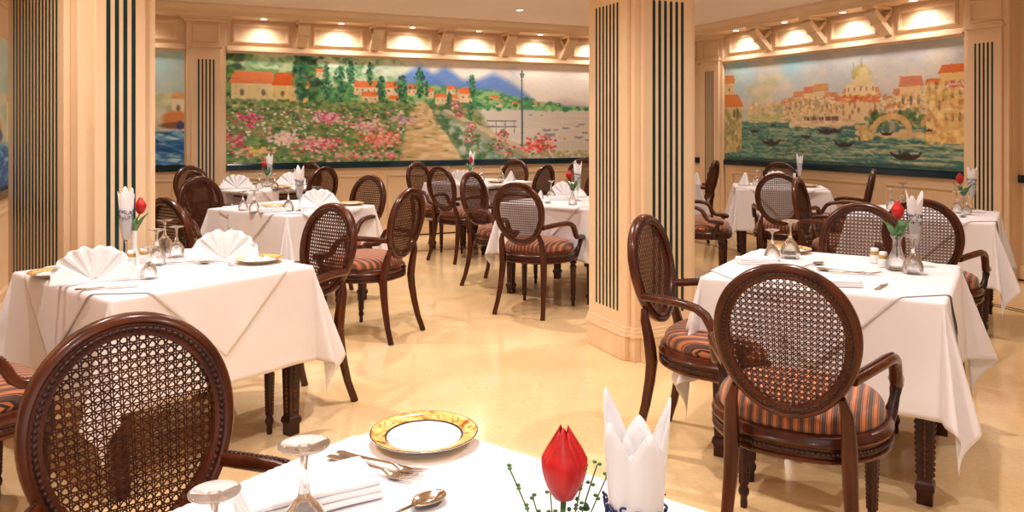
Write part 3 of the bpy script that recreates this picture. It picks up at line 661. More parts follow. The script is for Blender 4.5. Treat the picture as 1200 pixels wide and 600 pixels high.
# ------------------------------------------------------------------ armchair (faces +y, origin on the floor)
TILT = math.tan(math.radians(11))
def yb(z): return -0.262-(z-0.44)*TILT
def chair_proto():
    e = empty('armchair'); rng = random.Random(2)
    def outline(off=0.0, n=64):
        pts = []
        for i in range(n):
            an = 2*math.pi*i/n; c, d = math.cos(an), math.sin(an)
            x = 0.275*math.copysign(abs(c)**0.72, c); y = 0.255*math.copysign(abs(d)**0.78, d)
            x *= 1-0.20*max(0, -y/0.255)**1.5
            l = math.hypot(x/0.275, y/0.255) or 1
            pts.append((x*(1+off/0.275), y*(1+off/0.255)))
        return pts
    prof = [(-0.03,0.385),(0.0,0.38),(0.006,0.386),(0.006,0.392),(-0.002,0.396),(-0.002,0.424),(0.006,0.428),(0.008,0.436),(0.002,0.444),(0.0,0.458),(-0.012,0.464),(-0.03,0.462)]
    q = MB(); q.rings([[(x, y, z) for x, y in outline(off)] for off, z in prof], closed=True); rail = q.build('seat_rail', M['wood'], e, smooth=50)
    q = MB()
    ol = outline(0.0, 120)
    q.beads([(x, y, 0.410) for x, y in ol], 120, 0.0075, True)
    q.build('rail_beading', M['wood_dark'], rail, smooth=180)
    q = MB(); R = []
    for k in range(11):
        t = k/10; sc = [1.0,1.01,1.0,0.97,0.92,0.82,0.68,0.5,0.32,0.16,0.03][k]; z = [0.455,0.475,0.492,0.506,0.516,0.527,0.535,0.541,0.544,0.545,0.5455][k]
        R.append([(x*sc*0.93, y*sc*0.93, z) for x, y in outline(0.0)])
    q.rings(R, caps=True); q.build('seat_cushion', M['stripe'], e, smooth=180)
    # oval back
    ZC, RA, RB = 0.752, 0.184, 0.213
    def eg(z): return 1+0.075*max(-1, min(1, (z-ZC)/RB))-0.03*(1-((z-ZC)/RB)**2)*0
    n = 72
    def oval(a, b, dy=0.0): return [Vector((a*math.cos(2*math.pi*i/n), yb(ZC+b*math.sin(2*math.pi*i/n))+dy, ZC+b*math.sin(2*math.pi*i/n))) for i in range(n)]
    q = MB(); R = []
    cs = [(-0.022,-0.010),(-0.020,-0.016),(-0.008,-0.019),(-0.004,-0.016),(0.004,-0.016),(0.008,-0.020),(0.018,-0.018),(0.023,-0.010),(0.023,0.010),(0.018,0.018),(0.008,0.020),(0.004,0.016),(-0.004,0.016),(-0.008,0.019),(-0.020,0.016),(-0.022,0.010)]
    for i in range(n):
        an = 2*math.pi*i/n; ring = []
        for r, d in cs:
            z = ZC+(RB+r)*math.sin(an); ring.append(((RA+r)*math.cos(an)*eg(z), yb(z)+d, z))
        R.append(ring)
    q.rings(R, closed=True); bf = q.build('back_frame', M['wood'], e, smooth=50)
    q = MB()
    for sgn in (-1, 1):
        q = MB(); q.beads([((RA-0.006)*math.cos(2*math.pi*i/96)*eg(ZC+(RB-0.006)*math.sin(2*math.pi*i/96)), yb(ZC+(RB-0.006)*math.sin(2*math.pi*i/96))+sgn*0.0165, ZC+(RB-0.006)*math.sin(2*math.pi*i/96)) for i in range(96)], 92, 0.0062, True)
        q.build('back_beading', M['wood_dark'], bf, smooth=180)
    # woven cane: pairs of strands both ways and single diagonals
    q = MB(); a, b = RA-0.016, RB-0.016; P = 0.0175
    def strand(p, d, w, off):
        px_, pz = p; dx, dz = d
        qa = (dx/a)**2+(dz/b)**2; qb = 2*(px_*dx/a**2+pz*dz/b**2); qc = (px_/a)**2+(pz/b)**2-1
        D = qb*qb-4*qa*qc
        if D <= 0: return
        t0, t1 = (-qb-math.sqrt(D))/(2*qa), (-qb+math.sqrt(D))/(2*qa)
        if t1-t0 < 0.012: return
        nx, nz = -dz*w/2, dx*w/2; vs = []
        for dd in (off-0.0007, off+0.0007):
            for t, s in ((t0,1),(t1,1),(t1,-1),(t0,-1)):
                x = px_+dx*t+nx*s; z = ZC+pz+dz*t+nz*s; vs.append((x*eg(z), yb(z)+dd, z))
        q.add(vs, [(0,1,2,3),(7,6,5,4),(0,4,5,1),(1,5,6,2),(2,6,7,3),(3,7,4,0)])
    N = 13; s2 = math.sqrt(0.5)
    for i in range(-N, N+1):
        for o in (-0.0024, 0.0024):
            strand((i*P+o, 0), (0,1), 0.0023, 0.0); strand((0, i*P+o), (1,0), 0.0023, 0.0016)
    for i in range(-2*N, 2*N+1):
        strand(((i+0.5)*P, 0), (s2, s2), 0.0025, -0.0016); strand(((i+0.5)*P, 0), (s2, -s2), 0.0025, 0.0032)
    q.build('cane_panel', M['cane'], e, smooth=0)
    for sx in (-1, 1):
        q = MB(); pts = [(0.150,yb(0.60)-0.004,0.60),(0.163,yb(0.55)-0.004,0.55),(0.167,yb(0.49),0.49),(0.168,yb(0.44),0.44),(0.169,-0.255,0.38),(0.172,-0.262,0.30),(0.178,-0.278,0.20),(0.187,-0.300,0.10),(0.196,-0.326,0.025),(0.198,-0.334,0.0)]
        rd = [(0.010,0.014),(0.018,0.019),(0.021,0.021),(0.023,0.023),(0.023,0.023),(0.021,0.021),(0.018,0.019),(0.015,0.017),(0.015,0.017),(0.016,0.017)]
        q.tube([(sx*x, y, z) for x, y, z in pts], rd, n=12, up=(0,1,0), power=3.5); q.build('rear_leg', M['wood'], e, smooth=50)
        q = MB(); lx, ly = 0.212*sx, 0.182
        q.box(lx-0.026, lx+0.026, ly-0.026, ly+0.026, 0.352, 0.445)
        q.lathe([(0.020,0.352),(0.027,0.345),(0.027,0.335),(0.019,0.328),(0.021,0.318),(0.026,0.31),(0.026,0.296),(0.022,0.288),(0.020,0.20),(0.0145,0.075),(0.018,0.068),(0.020,0.058),(0.017,0.046),(0.0125,0.04),(0.0135,0.015),(0.012,0.0)], 16, (lx, ly, 0))
        fl = q.build('front_leg', M['wood_dark'], e, smooth=40)
        q = MB(); k = 0
        for an in [2*math.pi*k/8 for k in range(8)]: q.beads([(lx+(0.0205-t*0.0052)*math.cos(an), ly+(0.0205-t*0.0052)*math.sin(an), 0.275-0.19*t) for t in (0, 1)], 13, 0.0042, m=5)
        q.build('fluted_reeding', M['wood'], fl, smooth=180)
        # arm: out of the oval, along, down in an S to a scroll
        q = MB(); pts = [(0.180,yb(0.655)+0.012,0.655),(0.208,-0.225,0.662),(0.240,-0.15,0.668),(0.265,-0.07,0.668),(0.277,-0.015,0.660),(0.283,0.022,0.640),(0.285,0.045,0.605),(0.286,0.062,0.572),(0.287,0.088,0.552),(0.287,0.125,0.546),(0.286,0.17,0.546),(0.285,0.195,0.540)]
        rd = [(0.014,0.016),(0.017,0.016),(0.019,0.015),(0.020,0.015),(0.020,0.016),(0.020,0.017),(0.020,0.018),(0.020,0.018),(0.021,0.017),(0.022,0.016),(0.023,0.018),(0.021,0.018)]
        q.tube([(sx*x, y, z) for x, y, z in pts], rd, n=12, power=3.0); q.ball((sx*0.285, 0.192, 0.538), (0.025, 0.022, 0.022), 12, 8)
        arm = q.build('armrest', M['wood'], e, smooth=50)
        q = MB()
        top = []
        for k in range(40):
            t = k/39*(len(pts)-1); i = min(int(t), len(pts)-2); f = t-i; pp = Vector(pts[i]).lerp(Vector(pts[i+1]), f); d = (Vector(pts[i+1])-Vector(pts[i])).normalized()
            up = Vector((1,0,0)).cross(d); up = up if up.z > 0 or d.z < -0.9 else -up
            up = Vector((0, -d.z, d.y)).normalized()
            if up.z < -0.01: up = -up
            c = pp+up*0.0145; top.append((sx*c.x, c.y, c.z))
        q.beads(top, 44, 0.0058)
        q.build('armrest_beading', M['wood_dark'], arm, smooth=180)
        q = MB(); sup = [(0.284,0.165,0.536),(0.284,0.160,0.515),(0.281,0.150,0.49),(0.276,0.140,0.465),(0.268,0.128,0.44),(0.262,0.120,0.40)]
        q.tube([(sx*x, y, z) for x, y, z in sup], [(0.015,0.015),(0.020,0.020),(0.016,0.017),(0.018,0.019),(0.022,0.023),(0.018,0.018)], n=12, up=(0,1,0), power=2.6)
        q.build('arm_support', M['wood_dark'], e, smooth=50)
    return e
CH = chair_proto(); SEATS = []
def chair(P, h, label, group=None, at_center=False):
    f = fwd(h); o = (P[0], P[1]) if at_center else (P[0]+0.365*f[0], P[1]+0.365*f[1])
    SEATS.append((o, h))
    return place(CH, (o[0], o[1], 0), -math.radians(h), label, 'chair', group or 'cane back dining armchairs')
CHAIRS = [
 ((-.812,1.63), 139, 'big close cane-back armchair beside the close-up white table'),
 ((-.935,4.05), 217, 'armchair tucked at the corner of the wide column table next to its plate'),
 ((-.66,5.08), -66, 'side-on armchair standing clear on the marble floor before the path of the garden mural'),
 ((-1.19,6.5), 216, 'armchair facing us alone below the painted flower beds'),
 ((-3.38,8.1), 124, 'armchair against the wall by the pilaster, rearmost beside the wide column'),
 ((-2.91,7.10), 36, 'armchair with its back to us at the table under the painted house'),
 ((-2.56,6.3), 124, 'armchair by the draped cloth corner, overlapping the armchair before the painted house table'),
 ((-1.97,4.38), 36, 'armchair just past the wide column, behind the upturned glasses'),
 ((-2.33,8.95), 214, 'armchair against the wall below painted pink flowers, rear of an overlapping two'),
 ((-1.90,7.85), -58, 'tilted side-on armchair below painted pink flowers, front of an overlapping two'),
 ((-.75,7.91), 41, 'armchair with its back to us at the table below the painted sandy path'),
 ((-.37,6.95), 120, 'armchair turned to the slim column table, touching the back of the path table armchair'),
 ((-1.12,9.06), 124, 'dark armchair at the far side end of the table below the painted path'),
 ((.05,9.75), 214, 'armchair facing us against the wall below the painted red roses'),
 ((.37,8.3), -56, 'slanted side-on armchair between the two tables under the painted bay'),
 ((.03,5.6), 28, 'armchair seen squarely from behind in front of the slim column table'),
 ((.92,10.0), 180, 'armchair against the wall right beside the slim column, behind a flute napkin'),
 ((.92,7.62), 214, 'armchair half hidden by the slim column, behind the slim column table'),
 ((.785,2.23), 27, 'large cane-back armchair seen from behind at the red tulip table'),
 ((.60,3.50), 124, 'side-on armchair standing against the slim fluted column'),
 ((1.845,4.07), 212, 'armchair facing us behind the red tulip and shakers'),
 ((2.28,4.3), 34, 'armchair with its back to us behind the tulip table, arm showing beside the flute napkin'),
 ((2.33,6.75), 28, 'armchair seen from behind at the table below the painted gondolas'),
 ((2.27,6.15), 124, 'edge-on armchair overlapping the back of the gondola table armchair'),
 ((3.49,7.45), -60, 'edge-on armchair alone below the painted bridge of the canal mural'),
 ((3.1,8.95), 200, 'armchair facing us between the gondola table and the canal mural'),
 ((2.48,9.4), -60, 'edge-on armchair in front of the pilaster at the old house end of the canal mural'),
 ((1.43,7.3), 110, 'armchair half behind the slim column, only its seat and arms showing'),
]
for P, h, lb in CHAIRS: chair(P, h, lb)
chair((-1.87,2.61), 38, 'armchair cut by the picture edge with only its striped seat and arm showing', at_center=True)

# ------------------------------------------------------------------ tables with two cloths
TOP = 0.755; TA = 0.44
def table_proto():
    e = empty('dining_table')
    q = MB(); q.box(-TA+0.01, TA-0.01, -TA+0.01, TA-0.01, TOP-0.03, TOP); q.build('tabletop', M['wood'], e, smooth=0, bevel=0.004)
    q = MB()
    for s in (-1, 1):
        q.box(-TA+0.06, TA-0.06, s*(TA-0.06)-0.012, s*(TA-0.06)+0.012, TOP-0.062, TOP-0.03); q.box(s*(TA-0.06)-0.012, s*(TA-0.06)+0.012, -TA+0.072, TA-0.072, TOP-0.062, TOP-0.03)
    q.build('apron', M['wood'], e, smooth=0)
    for sx in (-1, 1):
        for sy in (-1, 1):
            q = MB(); x, y = sx*(TA-0.06), sy*(TA-0.06)
            def sq(r, z): return [(x-r,y-r,z),(x+r,y-r,z),(x+r,y+r,z),(x-r,y+r,z)]
            q.rings([sq(0.036,TOP-0.03),sq(0.036,0.60),sq(0.031,0.59),sq(0.031,0.575),sq(0.035,0.565),sq(0.024,0.085),sq(0.030,0.078),sq(0.033,0.06),sq(0.026,0.045),sq(0.026,0.0)])
            bd = [MB() for _ in range(4)]
            for k in range(4):
                ca, sa = [(1,0),(0,1),(-1,0),(0,-1)][k]
                bd[k].beads([(x+ca*(0.0335-t*0.0102), y+sa*(0.0335-t*0.0102), 0.552-0.455*t) for t in (0, 1)], 22, 0.0105)
            lg = q.build('leg', M['wood_dark'], e, smooth=30)
            for k in range(4): bd[k].build('leg_beading', M['wood'], lg, smooth=180)
    return e
def drape(u, v, a, rnd, flare, seed, corner):
    """a square of cloth over a square top: u, v along the cloth from its middle"""
    su, sv = np.sign(u), np.sign(v); eu = np.maximum(np.abs(u)-a, 0); ev = np.maximum(np.abs(v)-a, 0)
    def fall(s):   # distance along the cloth past the edge -> (outward, down)
        th = np.minimum(s/rnd, math.pi/2); o = rnd*np.sin(th); d = rnd*(1-np.cos(th)); r = np.maximum(s-rnd*math.pi/2, 0)
        return o, d, r
    r = np.hypot(eu, ev); ph = np.arctan2(ev, eu)                     # 0 on the u side, pi/2 on the v side
    o, d, rest = fall(r)
    both = (eu > 0) & (ev > 0)
    k = (np.arange(4).reshape(2, 2))[(su > 0).astype(int), (sv > 0).astype(int)]
    pk = np.array(corner)[k]                                          # where this corner's fold stands out
    pd = np.degrees(ph)
    ang = flare+np.where(both, np.where(pk > 45, np.radians(15), np.radians(11))*np.exp(-((pd-71)/14)**2)+np.where(pk > 45, np.radians(10), np.radians(15))*np.exp(-((pd-19)/14)**2)+np.radians(4), 0)
    q = np.where(eu >= ev, v, u)                                      # where along the side
    edge = np.clip((np.abs(q)/a-0.35)/0.65, 0, 1)**2
    rs = np.random.RandomState(seed); p1, p2 = rs.rand(2)*6
    wave = 0.028*np.sin(q*9+p1+2.0*(eu >= ev))+0.016*np.sin(q*21+p2)
    lean = np.where(both, ang, flare+wave*0.7+0.05*edge)
    w = np.clip(np.minimum(pd, 90-pd)/13, 0, 1); w = w*w*(3-2*w); lean = np.where(both, ang*w+(1-w)*(flare+0.05+0.7*(0.028*np.sin(np.where(eu>=ev, sv, su)*a*9+p1+2.0*(eu>=ev)) + 0.016*np.sin(np.where(eu>=ev, sv, su)*a*21+p2))), lean)
    out = o+rest*np.sin(lean); down = d+rest*np.cos(lean)
    cu, cv = np.cos(ph), np.sin(ph)
    x = su*(np.minimum(np.abs(u), a)+out*cu); y = sv*(np.minimum(np.abs(v), a)+out*cv)
    return x, y, -down
def axis(a, A_, n_in, n_out):
    inn = np.linspace(-a, a, n_in); o = np.concatenate([a+np.array([0.004,0.008,0.013,0.02]), np.linspace(a+0.03, A_, n_out)])
    return np.concatenate([-o[::-1], inn, o])
def tuck(x, y, z, c, h, gap):
    """where a chair is pushed in, its seat and arms press the hanging cloth in under the table"""
    x, y = x.copy(), y.copy(); hr = math.radians(h); X0, Y0 = x.copy(), y.copy()
    for (ox, oy), hc in SEATS:
        if math.hypot(ox-c[0], oy-c[1]) > 1.35: continue
        # chair centre and axes in the table's own frame
        dx, dy = ox-c[0], oy-c[1]; lx, ly = dx*math.cos(hr)-dy*math.sin(hr), dx*math.sin(hr)+dy*math.cos(hr)
        r = math.radians(hc-h); f = (math.sin(r), math.cos(r)); s = (math.cos(r), -math.sin(r))
        if lx*f[0]+ly*f[1] > 0.2: continue                         # turned away from this table
        low = np.clip((0.0-z-0.03)/0.15, 0, 1)                    # free at the table edge, fully pressed below it
        out = (np.abs(X0) >= TA-1e-6) ^ (np.abs(Y0) >= TA-1e-6)      # the sides; corner folds hang free
        low = low*np.clip((TA-np.minimum(np.abs(X0), np.abs(Y0)))/0.06, 0, 1)
        for _ in range(90):
            u = (x-lx)*s[0]+(y-ly)*s[1]; v = (x-lx)*f[0]+(y-ly)*f[1]
            ins = ((np.abs(u)/(0.312+gap))**4+(np.abs(v+0.035)/(0.300+gap))**4 < 1) & (low > 0) & out
            if not ins.any(): break
            x = np.where(ins, x+f[0]*0.006*low, x); y = np.where(ins, y+f[1]*0.006*low, y)
    return x, y
def under_cloth(seed, corner, drop, c=(99,99), h=0):
    ax = axis(TA, TA+drop, 33, 22); U, V = np.meshgrid(ax, ax, indexing='ij')
    x, y, z = drape(U, V, TA, 0.014, math.radians(1.5), seed, corner); x, y = tuck(x, y, z, c, h, 0.012)
    q = MB(); q.grid(np.stack([x, y, z+0.003], -1)); o = q.build('tablecloth', M['cloth'], smooth=180)
    sd = o.modifiers.new('thickness', 'SOLIDIFY'); sd.thickness = 0.0016; sd.offset = 1; return o
def over_cloth(seed, c=(99,99), h=0):
    H = 0.76; g = np.linspace(-H, H, 97); p, q_ = np.meshgrid(g, g, indexing='ij'); u, v = (p+q_)/2, (p-q_)/2
    x, y, z = drape(u, v, TA+0.004, 0.016, math.radians(3.2), seed, (45,45,45,45)); x, y = tuck(x, y, z, c, h, 0.004)
    q = MB(); q.grid(np.stack([x, y, z+0.007], -1)); o = q.build('overlay_cloth', M['cloth'], smooth=180)
    sd = o.modifiers.new('thickness', 'SOLIDIFY'); sd.thickness = 0.0014; sd.offset = 1; return o
TB = table_proto()
TABLES = {  # centre, heading
 'T0': ((-.150,1.03), 37.0, 'close-up white table'),
 'T1': ((-1.53,3.42), 38.0, 'wide column table'),
 'T2': ((-1.73,6.10), 33.0, 'second table from the wide column'),
 'T3': ((-2.65,8.11), 36.0, 'painted house table'),
 'T4': ((-.38,8.93), 36.0, 'painted path table'),
 'T5': ((.52,6.57), 34.0, 'half hidden table at the slim column'),
 'T6': ((1.41,3.37), 33.0, 'red tulip table'),
 'T7': ((2.83,8.20), 14.0, 'painted gondola table'),
 'T8': ((3.02,5.65), 34.0, 'end pilaster table'),
 'T9': ((1.60,9.12), 34.0, 'hidden table behind the slim column'),
}
CT = TOP+0.0104     # top of the upper cloth
for i, (k, (c, h, nm)) in enumerate(TABLES.items()):
    r = -math.radians(h)
    place(TB, (*c, 0), r, f'square dark wood dining table, the {nm}', 'table', 'square dining tables')
    cl = under_cloth(3+i, [(66,24,66,24),(24,66,30,60),(60,30,26,64)][i % 3], 0.43, c, h); ov = over_cloth(1+i, c, h)
    place(cl, (*c, TOP), r, f'long white cloth hanging to shin height on the {nm}', 'tablecloth', 'white tablecloths')
    place(ov, (*c, TOP), r, f'white overlay cloth with hanging points on the {nm}', 'tablecloth', 'white overlay cloths')

# ------------------------------------------------------------------ things on the tables
def solid(o, t, off=0): s = o.modifiers.new('thickness', 'SOLIDIFY'); s.thickness = t; s.offset = off; return o
def smooth_sub(o, n=1): s = o.modifiers.new('smooth', 'SUBSURF'); s.levels = n; s.render_levels = n; return o

def plate_proto():
    q = MB(); q.lathe([(0.0005,0.004),(0.055,0.004),(0.066,0.006),(0.074,0.011),(0.090,0.0165),(0.1045,0.0205),(0.1065,0.0195),(0.105,0.0175),(0.088,0.0125),(0.073,0.007),(0.064,0.0015),(0.062,0.0),(0.054,0.0),(0.053,0.0015),(0.0005,0.0015)], 64)
    return q.build('dinner_plate', M['plate'], smooth=50)
def goblet_proto(h=0.158, s=1.0):
    """upturned stemmed glass: rim on the cloth, foot in the air"""
    e = empty('upturned_goblet')
    o = [(0.0400,0.0),(0.0412,0.014),(0.0405,0.028),(0.0365,0.045),(0.028,0.061),(0.016,0.075),(0.0095,0.083)]
    i = [(0.0085,0.079),(0.0148,0.0722),(0.0265,0.0585),(0.0348,0.0435),(0.0388,0.0275),(0.0395,0.014),(0.0384,0.0)]
    q = MB(); q.lathe([(0.0005,0.0845),(0.0095,0.083)][1:]+[]+o[::-1][1:]+i[::-1]+[(0.0008,0.077)]+[(0.0008,0.0835)], 28, closed=False); q.build('bowl', M['cut_glass'], e, smooth=60)
    q = MB(); q.lathe([(0.0095,0.0832),(0.0075,0.095),(0.0048,0.11),(0.0045,0.125),(0.0058,0.138),(0.010,0.147)], 20); q.build('stem', M['glass'], e, smooth=60)
    q = MB(); q.lathe([(0.010,0.1472),(0.022,0.1515),(0.033,0.1545),(0.0365,0.156),(0.037,0.158),(0.034,0.1592),(0.012,0.1596),(0.0005,0.1596)], 32); q.build('foot', M['glass'], e, smooth=60)
    return e
def flute_proto():
    e = empty('flute_glass')
    q = MB(); q.lathe([(0.0005,0.0),(0.033,0.0),(0.0335,0.0015),(0.026,0.0035),(0.009,0.0065),(0.0045,0.012)], 28); q.build('foot', M['glass'], e, smooth=60)
    q = MB(); q.lathe([(0.0045,0.0122),(0.0038,0.04),(0.0042,0.07),(0.0075,0.082)], 16); q.build('stem', M['glass'], e, smooth=60)
    q = MB(); q.lathe([(0.0075,0.0822),(0.017,0.095),(0.025,0.12),(0.0295,0.16),(0.031,0.205),(0.0298,0.205),(0.0283,0.16),(0.0238,0.121),(0.0158,0.097),(0.0005,0.086)], 28); q.build('bowl', M['flute_glass'], e, smooth=60)
    return e
def crown_napkin_proto():
    """napkin folded to a pointed crown, printed with a navy scroll band, standing in the flute"""
    e = empty('crown_napkin'); rng = random.Random(5)
    q = MB()
    for k, (an, H, r1, half) in enumerate([(-95,0.222,0.037,52),(-20,0.246,0.035,50),(55,0.215,0.038,52),(125,0.25,0.034,50),(195,0.228,0.037,50),(-58,0.19,0.029,55),(90,0.2,0.027,60),(230,0.195,0.028,55)]):
        m_, n_ = 15, 13; P = np.zeros((m_, n_, 3))
        for i in range(m_):
            for j in range(n_):
                s = (j/(n_-1))*2-1; t = i/(m_-1); hh = H*(1-0.20*abs(s)**1.3); z = t*hh
                a = math.radians(an+s*half*(1-0.12*t)); r = (0.0085+(r1-0.0085)*(z/0.22)**0.55)*(0.93+0.07*math.cos(s*2.4))*(1.0 if k < 5 else 0.85)
                r = min(r, 0.0125+0.24*z) if z < 0.055 else r
                if z < 0.115: r = min(r, np.interp(z, [0,0.03,0.07,0.115], [0.010,0.0195,0.0255,0.0272])-0.0012*(k % 3))
                P[i, j] = (r*math.cos(a), r*math.sin(a), z)
        q.grid(P)
    o = q.build('folded_linen', M['napkin'], e, smooth=180); solid(o, 0.0012, -1)
    q = MB()
    for k in range(40):
        a0 = 2*math.pi*k/40+rng.random()*0.1; z0 = 0.096+rng.random()*0.045; st = rng.random()*6; rad = 0.005+0.004*rng.random(); pts = []
        for i in range(9):
            t = st+i*0.5; rr = rad*(1-i*0.07); z = z0+rr*math.sin(t); r = np.interp(z, [0.07,0.115,0.15,0.2], [0.0262,0.0280,0.0335,0.038])+0.0006
            a = a0+rr*math.cos(t)/r; pts.append((r*math.cos(a), r*math.sin(a), z))
        q.tube(pts, [0.0013]*9, n=5)
    q.build('printed_scroll_band', M['blue'], e, smooth=180)
    return e
def vase_proto(china):
    prof = [(0.0005,0.0),(0.030,0.0),(0.034,0.006),(0.0335,0.02),(0.026,0.045),(0.017,0.07),(0.0135,0.09),(0.0145,0.105),(0.021,0.119),(0.024,0.123),(0.0225,0.1235),(0.0125,0.106),(0.0115,0.09),(0.0148,0.07),(0.0235,0.045),(0.031,0.02),(0.0305,0.007),(0.0005,0.006)]
    if china: prof = [(0.0005,0.0),(0.020,0.0),(0.022,0.004),(0.018,0.02),(0.0135,0.05),(0.0125,0.08),(0.0135,0.115),(0.016,0.13),(0.0145,0.13),(0.0115,0.114),(0.0105,0.08),(0.0115,0.05),(0.0005,0.04)]
    q = MB(); q.lathe(prof, 28); return q.build('bud_vase', M['china'] if china else M['cut_glass'], smooth=60)
def tulip_proto(lean=0.0, seed=1, leafy=1.0):
    """stands in a vase: origin at the vase's foot"""
    e = empty('red_tulip'); rng = random.Random(seed)
    q = MB(); q.tube([(0,0,0.03),(0,0,0.12),(0.004+lean*0.4,0,0.17),(0.006+lean,0,0.198)], [0.0025,0.0028,0.003,0.0035], n=8); q.build('stem', M['green'], e, smooth=180)
    q = MB()
    for k in range(6):
        an = math.radians(60*k+(0 if k < 3 else 0)+15); inner = k % 2
        m_, n_ = 12, 9; P = np.zeros((m_, n_, 3))
        for i in range(m_):
            for j in range(n_):
                t = i/(m_-1); s = j/(n_-1)*2-1
                R = 0.0262*(math.sin(math.pi*(0.10+0.80*t))**0.75)*(1-0.10*inner)*(1-0.55*max(0, t-0.55)/0.45)
                wd = math.radians(60)*(math.sin(math.pi*(0.06+0.86*t))**0.3)
                a = an+s*wd; z = 0.196+(0.080-0.006*inner)*t-0.016*abs(s)**2*t*t
                r = R*(1-0.10*abs(s)**2)+0.0008*inner
                P[i, j] = (lean+0.006+r*math.cos(a), r*math.sin(a), z)
        q.grid(P)
    o = q.build('flower_head', M['red'], e, smooth=180); solid(o, 0.0009, 0)
    for k, (an, L, up) in enumerate([(200,0.115,0.10),(330,0.11,0.115),(80,0.10,0.085),(265,0.10,0.075),(20,0.09,0.10),(140,0.10,0.11)]):
        q = MB(); m_, n_ = 10, 5; P = np.zeros((m_, n_, 3)); a = math.radians(an+rng.uniform(-15,15))
        for i in range(m_):
            t = i/(m_-1); r = 0.006+L*0.55*leafy*t**1.3; z = 0.10+up*leafy*t-0.02*t*t; w = 0.019*math.sin(math.pi*(0.12+0.86*t))
            for j in range(n_):
                s = j/(n_-1)*2-1; P[i, j] = (r*math.cos(a)-s*w*math.sin(a), r*math.sin(a)+s*w*math.cos(a), z+0.006*abs(s))
        q.grid(P); o = q.build('leaf', M['green'], e, smooth=180); solid(o, 0.0008, 0)
    return e
def sprig_proto():
    e = empty('green_sprig'); rng = random.Random(7)
    for an, lean_, h in [(185,0.055,0.23),(160,0.03,0.19),(15,0.07,0.235),(350,0.03,0.23),(40,0.062,0.215),(100,0.05,0.2),(230,0.05,0.19)]:
        a = math.radians(an); pts = [(lean_*t**1.5*math.cos(a), lean_*t**1.5*math.sin(a), 0.05+(h-0.05)*t) for t in np.linspace(0, 1, 9)]
        q = MB(); q.tube(pts, [0.0009]*9, n=6); st = q.build('frond_stem', M['green'], e, smooth=180)
        q = MB()
        for i in range(3, 9):
            p = pts[i]
            for s in (-1, 1): q.ball((p[0]-s*0.004*math.sin(a), p[1]+s*0.004*math.cos(a), p[2]+0.002), (0.003, 0.003, 0.0018), 6, 4)
        q.build('frond_leaf', M['green'], st, smooth=180)
        if an in (160, 350, 40, 230):
            q = MB()
            for k in range(5): q.ball((pts[6][0]+rng.uniform(-.008,.008), pts[6][1]+rng.uniform(-.008,.008), pts[6][2]+rng.uniform(-.01,.012)), 0.0026, 6, 5)
            q.build('bud', M['bud'], st, smooth=180)
    return e
def shaker_proto():
    e = empty('shaker')
    q = MB(); q.lathe([(0.0005,0.0),(0.018,0.0),(0.0205,0.004),(0.021,0.02),(0.0195,0.034),(0.017,0.038)], 24); q.build('body', M['china'], e, smooth=60)
    q = MB(); q.lathe([(0.0172,0.038),(0.0182,0.040),(0.0182,0.052),(0.0168,0.054)], 24); q.build('band', M['gold'], e, smooth=40)
    q = MB(); q.lathe([(0.0168,0.0542),(0.0168,0.064),(0.0145,0.068),(0.0005,0.0695)], 24); q.build('cap', M['cap'], e, smooth=60)
    return e
def fan_proto():
    """napkin pleated into a standing fan with two folded wings in front"""
    e = empty('fan_napkin'); q = MB(); n = 36; m_ = 10; P = np.zeros((m_, n+1, 3))
    for j in range(n+1):
        an = math.radians(4+172*j/n); dip = 1-0.10*math.exp(-((math.degrees(an)-90)/7)**2)
        zig = (1 if j % 4 < 2 else -1)*(1 if j % 2 == 0 else 0.98)
        for i in range(m_):
            t = 0.04+0.96*i/(m_-1); r = 0.150*t*dip*(1+0.012*zig*t)
            P[i, j] = (r*math.cos(an)*1.05, 0.02*t*math.sin(an)+0.0075*zig*t, 0.004+r*math.sin(an)*0.93)
    q.grid(P); o = q.build('pleated_fan', M['napkin'], e, smooth=30); solid(o, 0.0016, 0)
    for s in (-1, 1):
        q = MB(); m_, n_ = 8, 8; P = np.zeros((m_, n_, 3))
        for i in range(m_):
            for j in range(n_):
                u, v = i/(m_-1), j/(n_-1)
                an = math.radians(2+46*v); r = 0.165*u
                P[i, j] = (s*r*math.cos(an), -0.012-0.05*u*(1-v)-0.012*u, 0.003+r*math.sin(an)*0.62)
        q.grid(P); o = q.build('folded_wing', M['napkin'], e, smooth=180); solid(o, 0.0016, 0)
    return e
def folded_proto():
    """napkin folded flat: layers that round over at one side"""
    q = MB(); L, W = 0.19, 0.10
    for k in range(3):
        z0 = 0.0005+k*0.0095; r = 0.0046; w = W-0.004*k
        prof = [(w/2, z0), (-w/2+r, z0)]+[(-w/2+r-r*math.sin(t), z0+r-r*math.cos(t)) for t in np.linspace(0.3, math.pi-0.3, 7)]+[(-w/2+r, z0+2*r), (w/2, z0+2*r-0.001)]
        l = L-0.004*k; n = len(prof); R = []
        for xx in np.linspace(-l/2, l/2, 9): R.append([(xx, y, z+0.0008*math.sin(xx*40+k)) for y, z in prof])
        q.rings(R)
    return q.build('folded_napkin', M['napkin'], smooth=50)
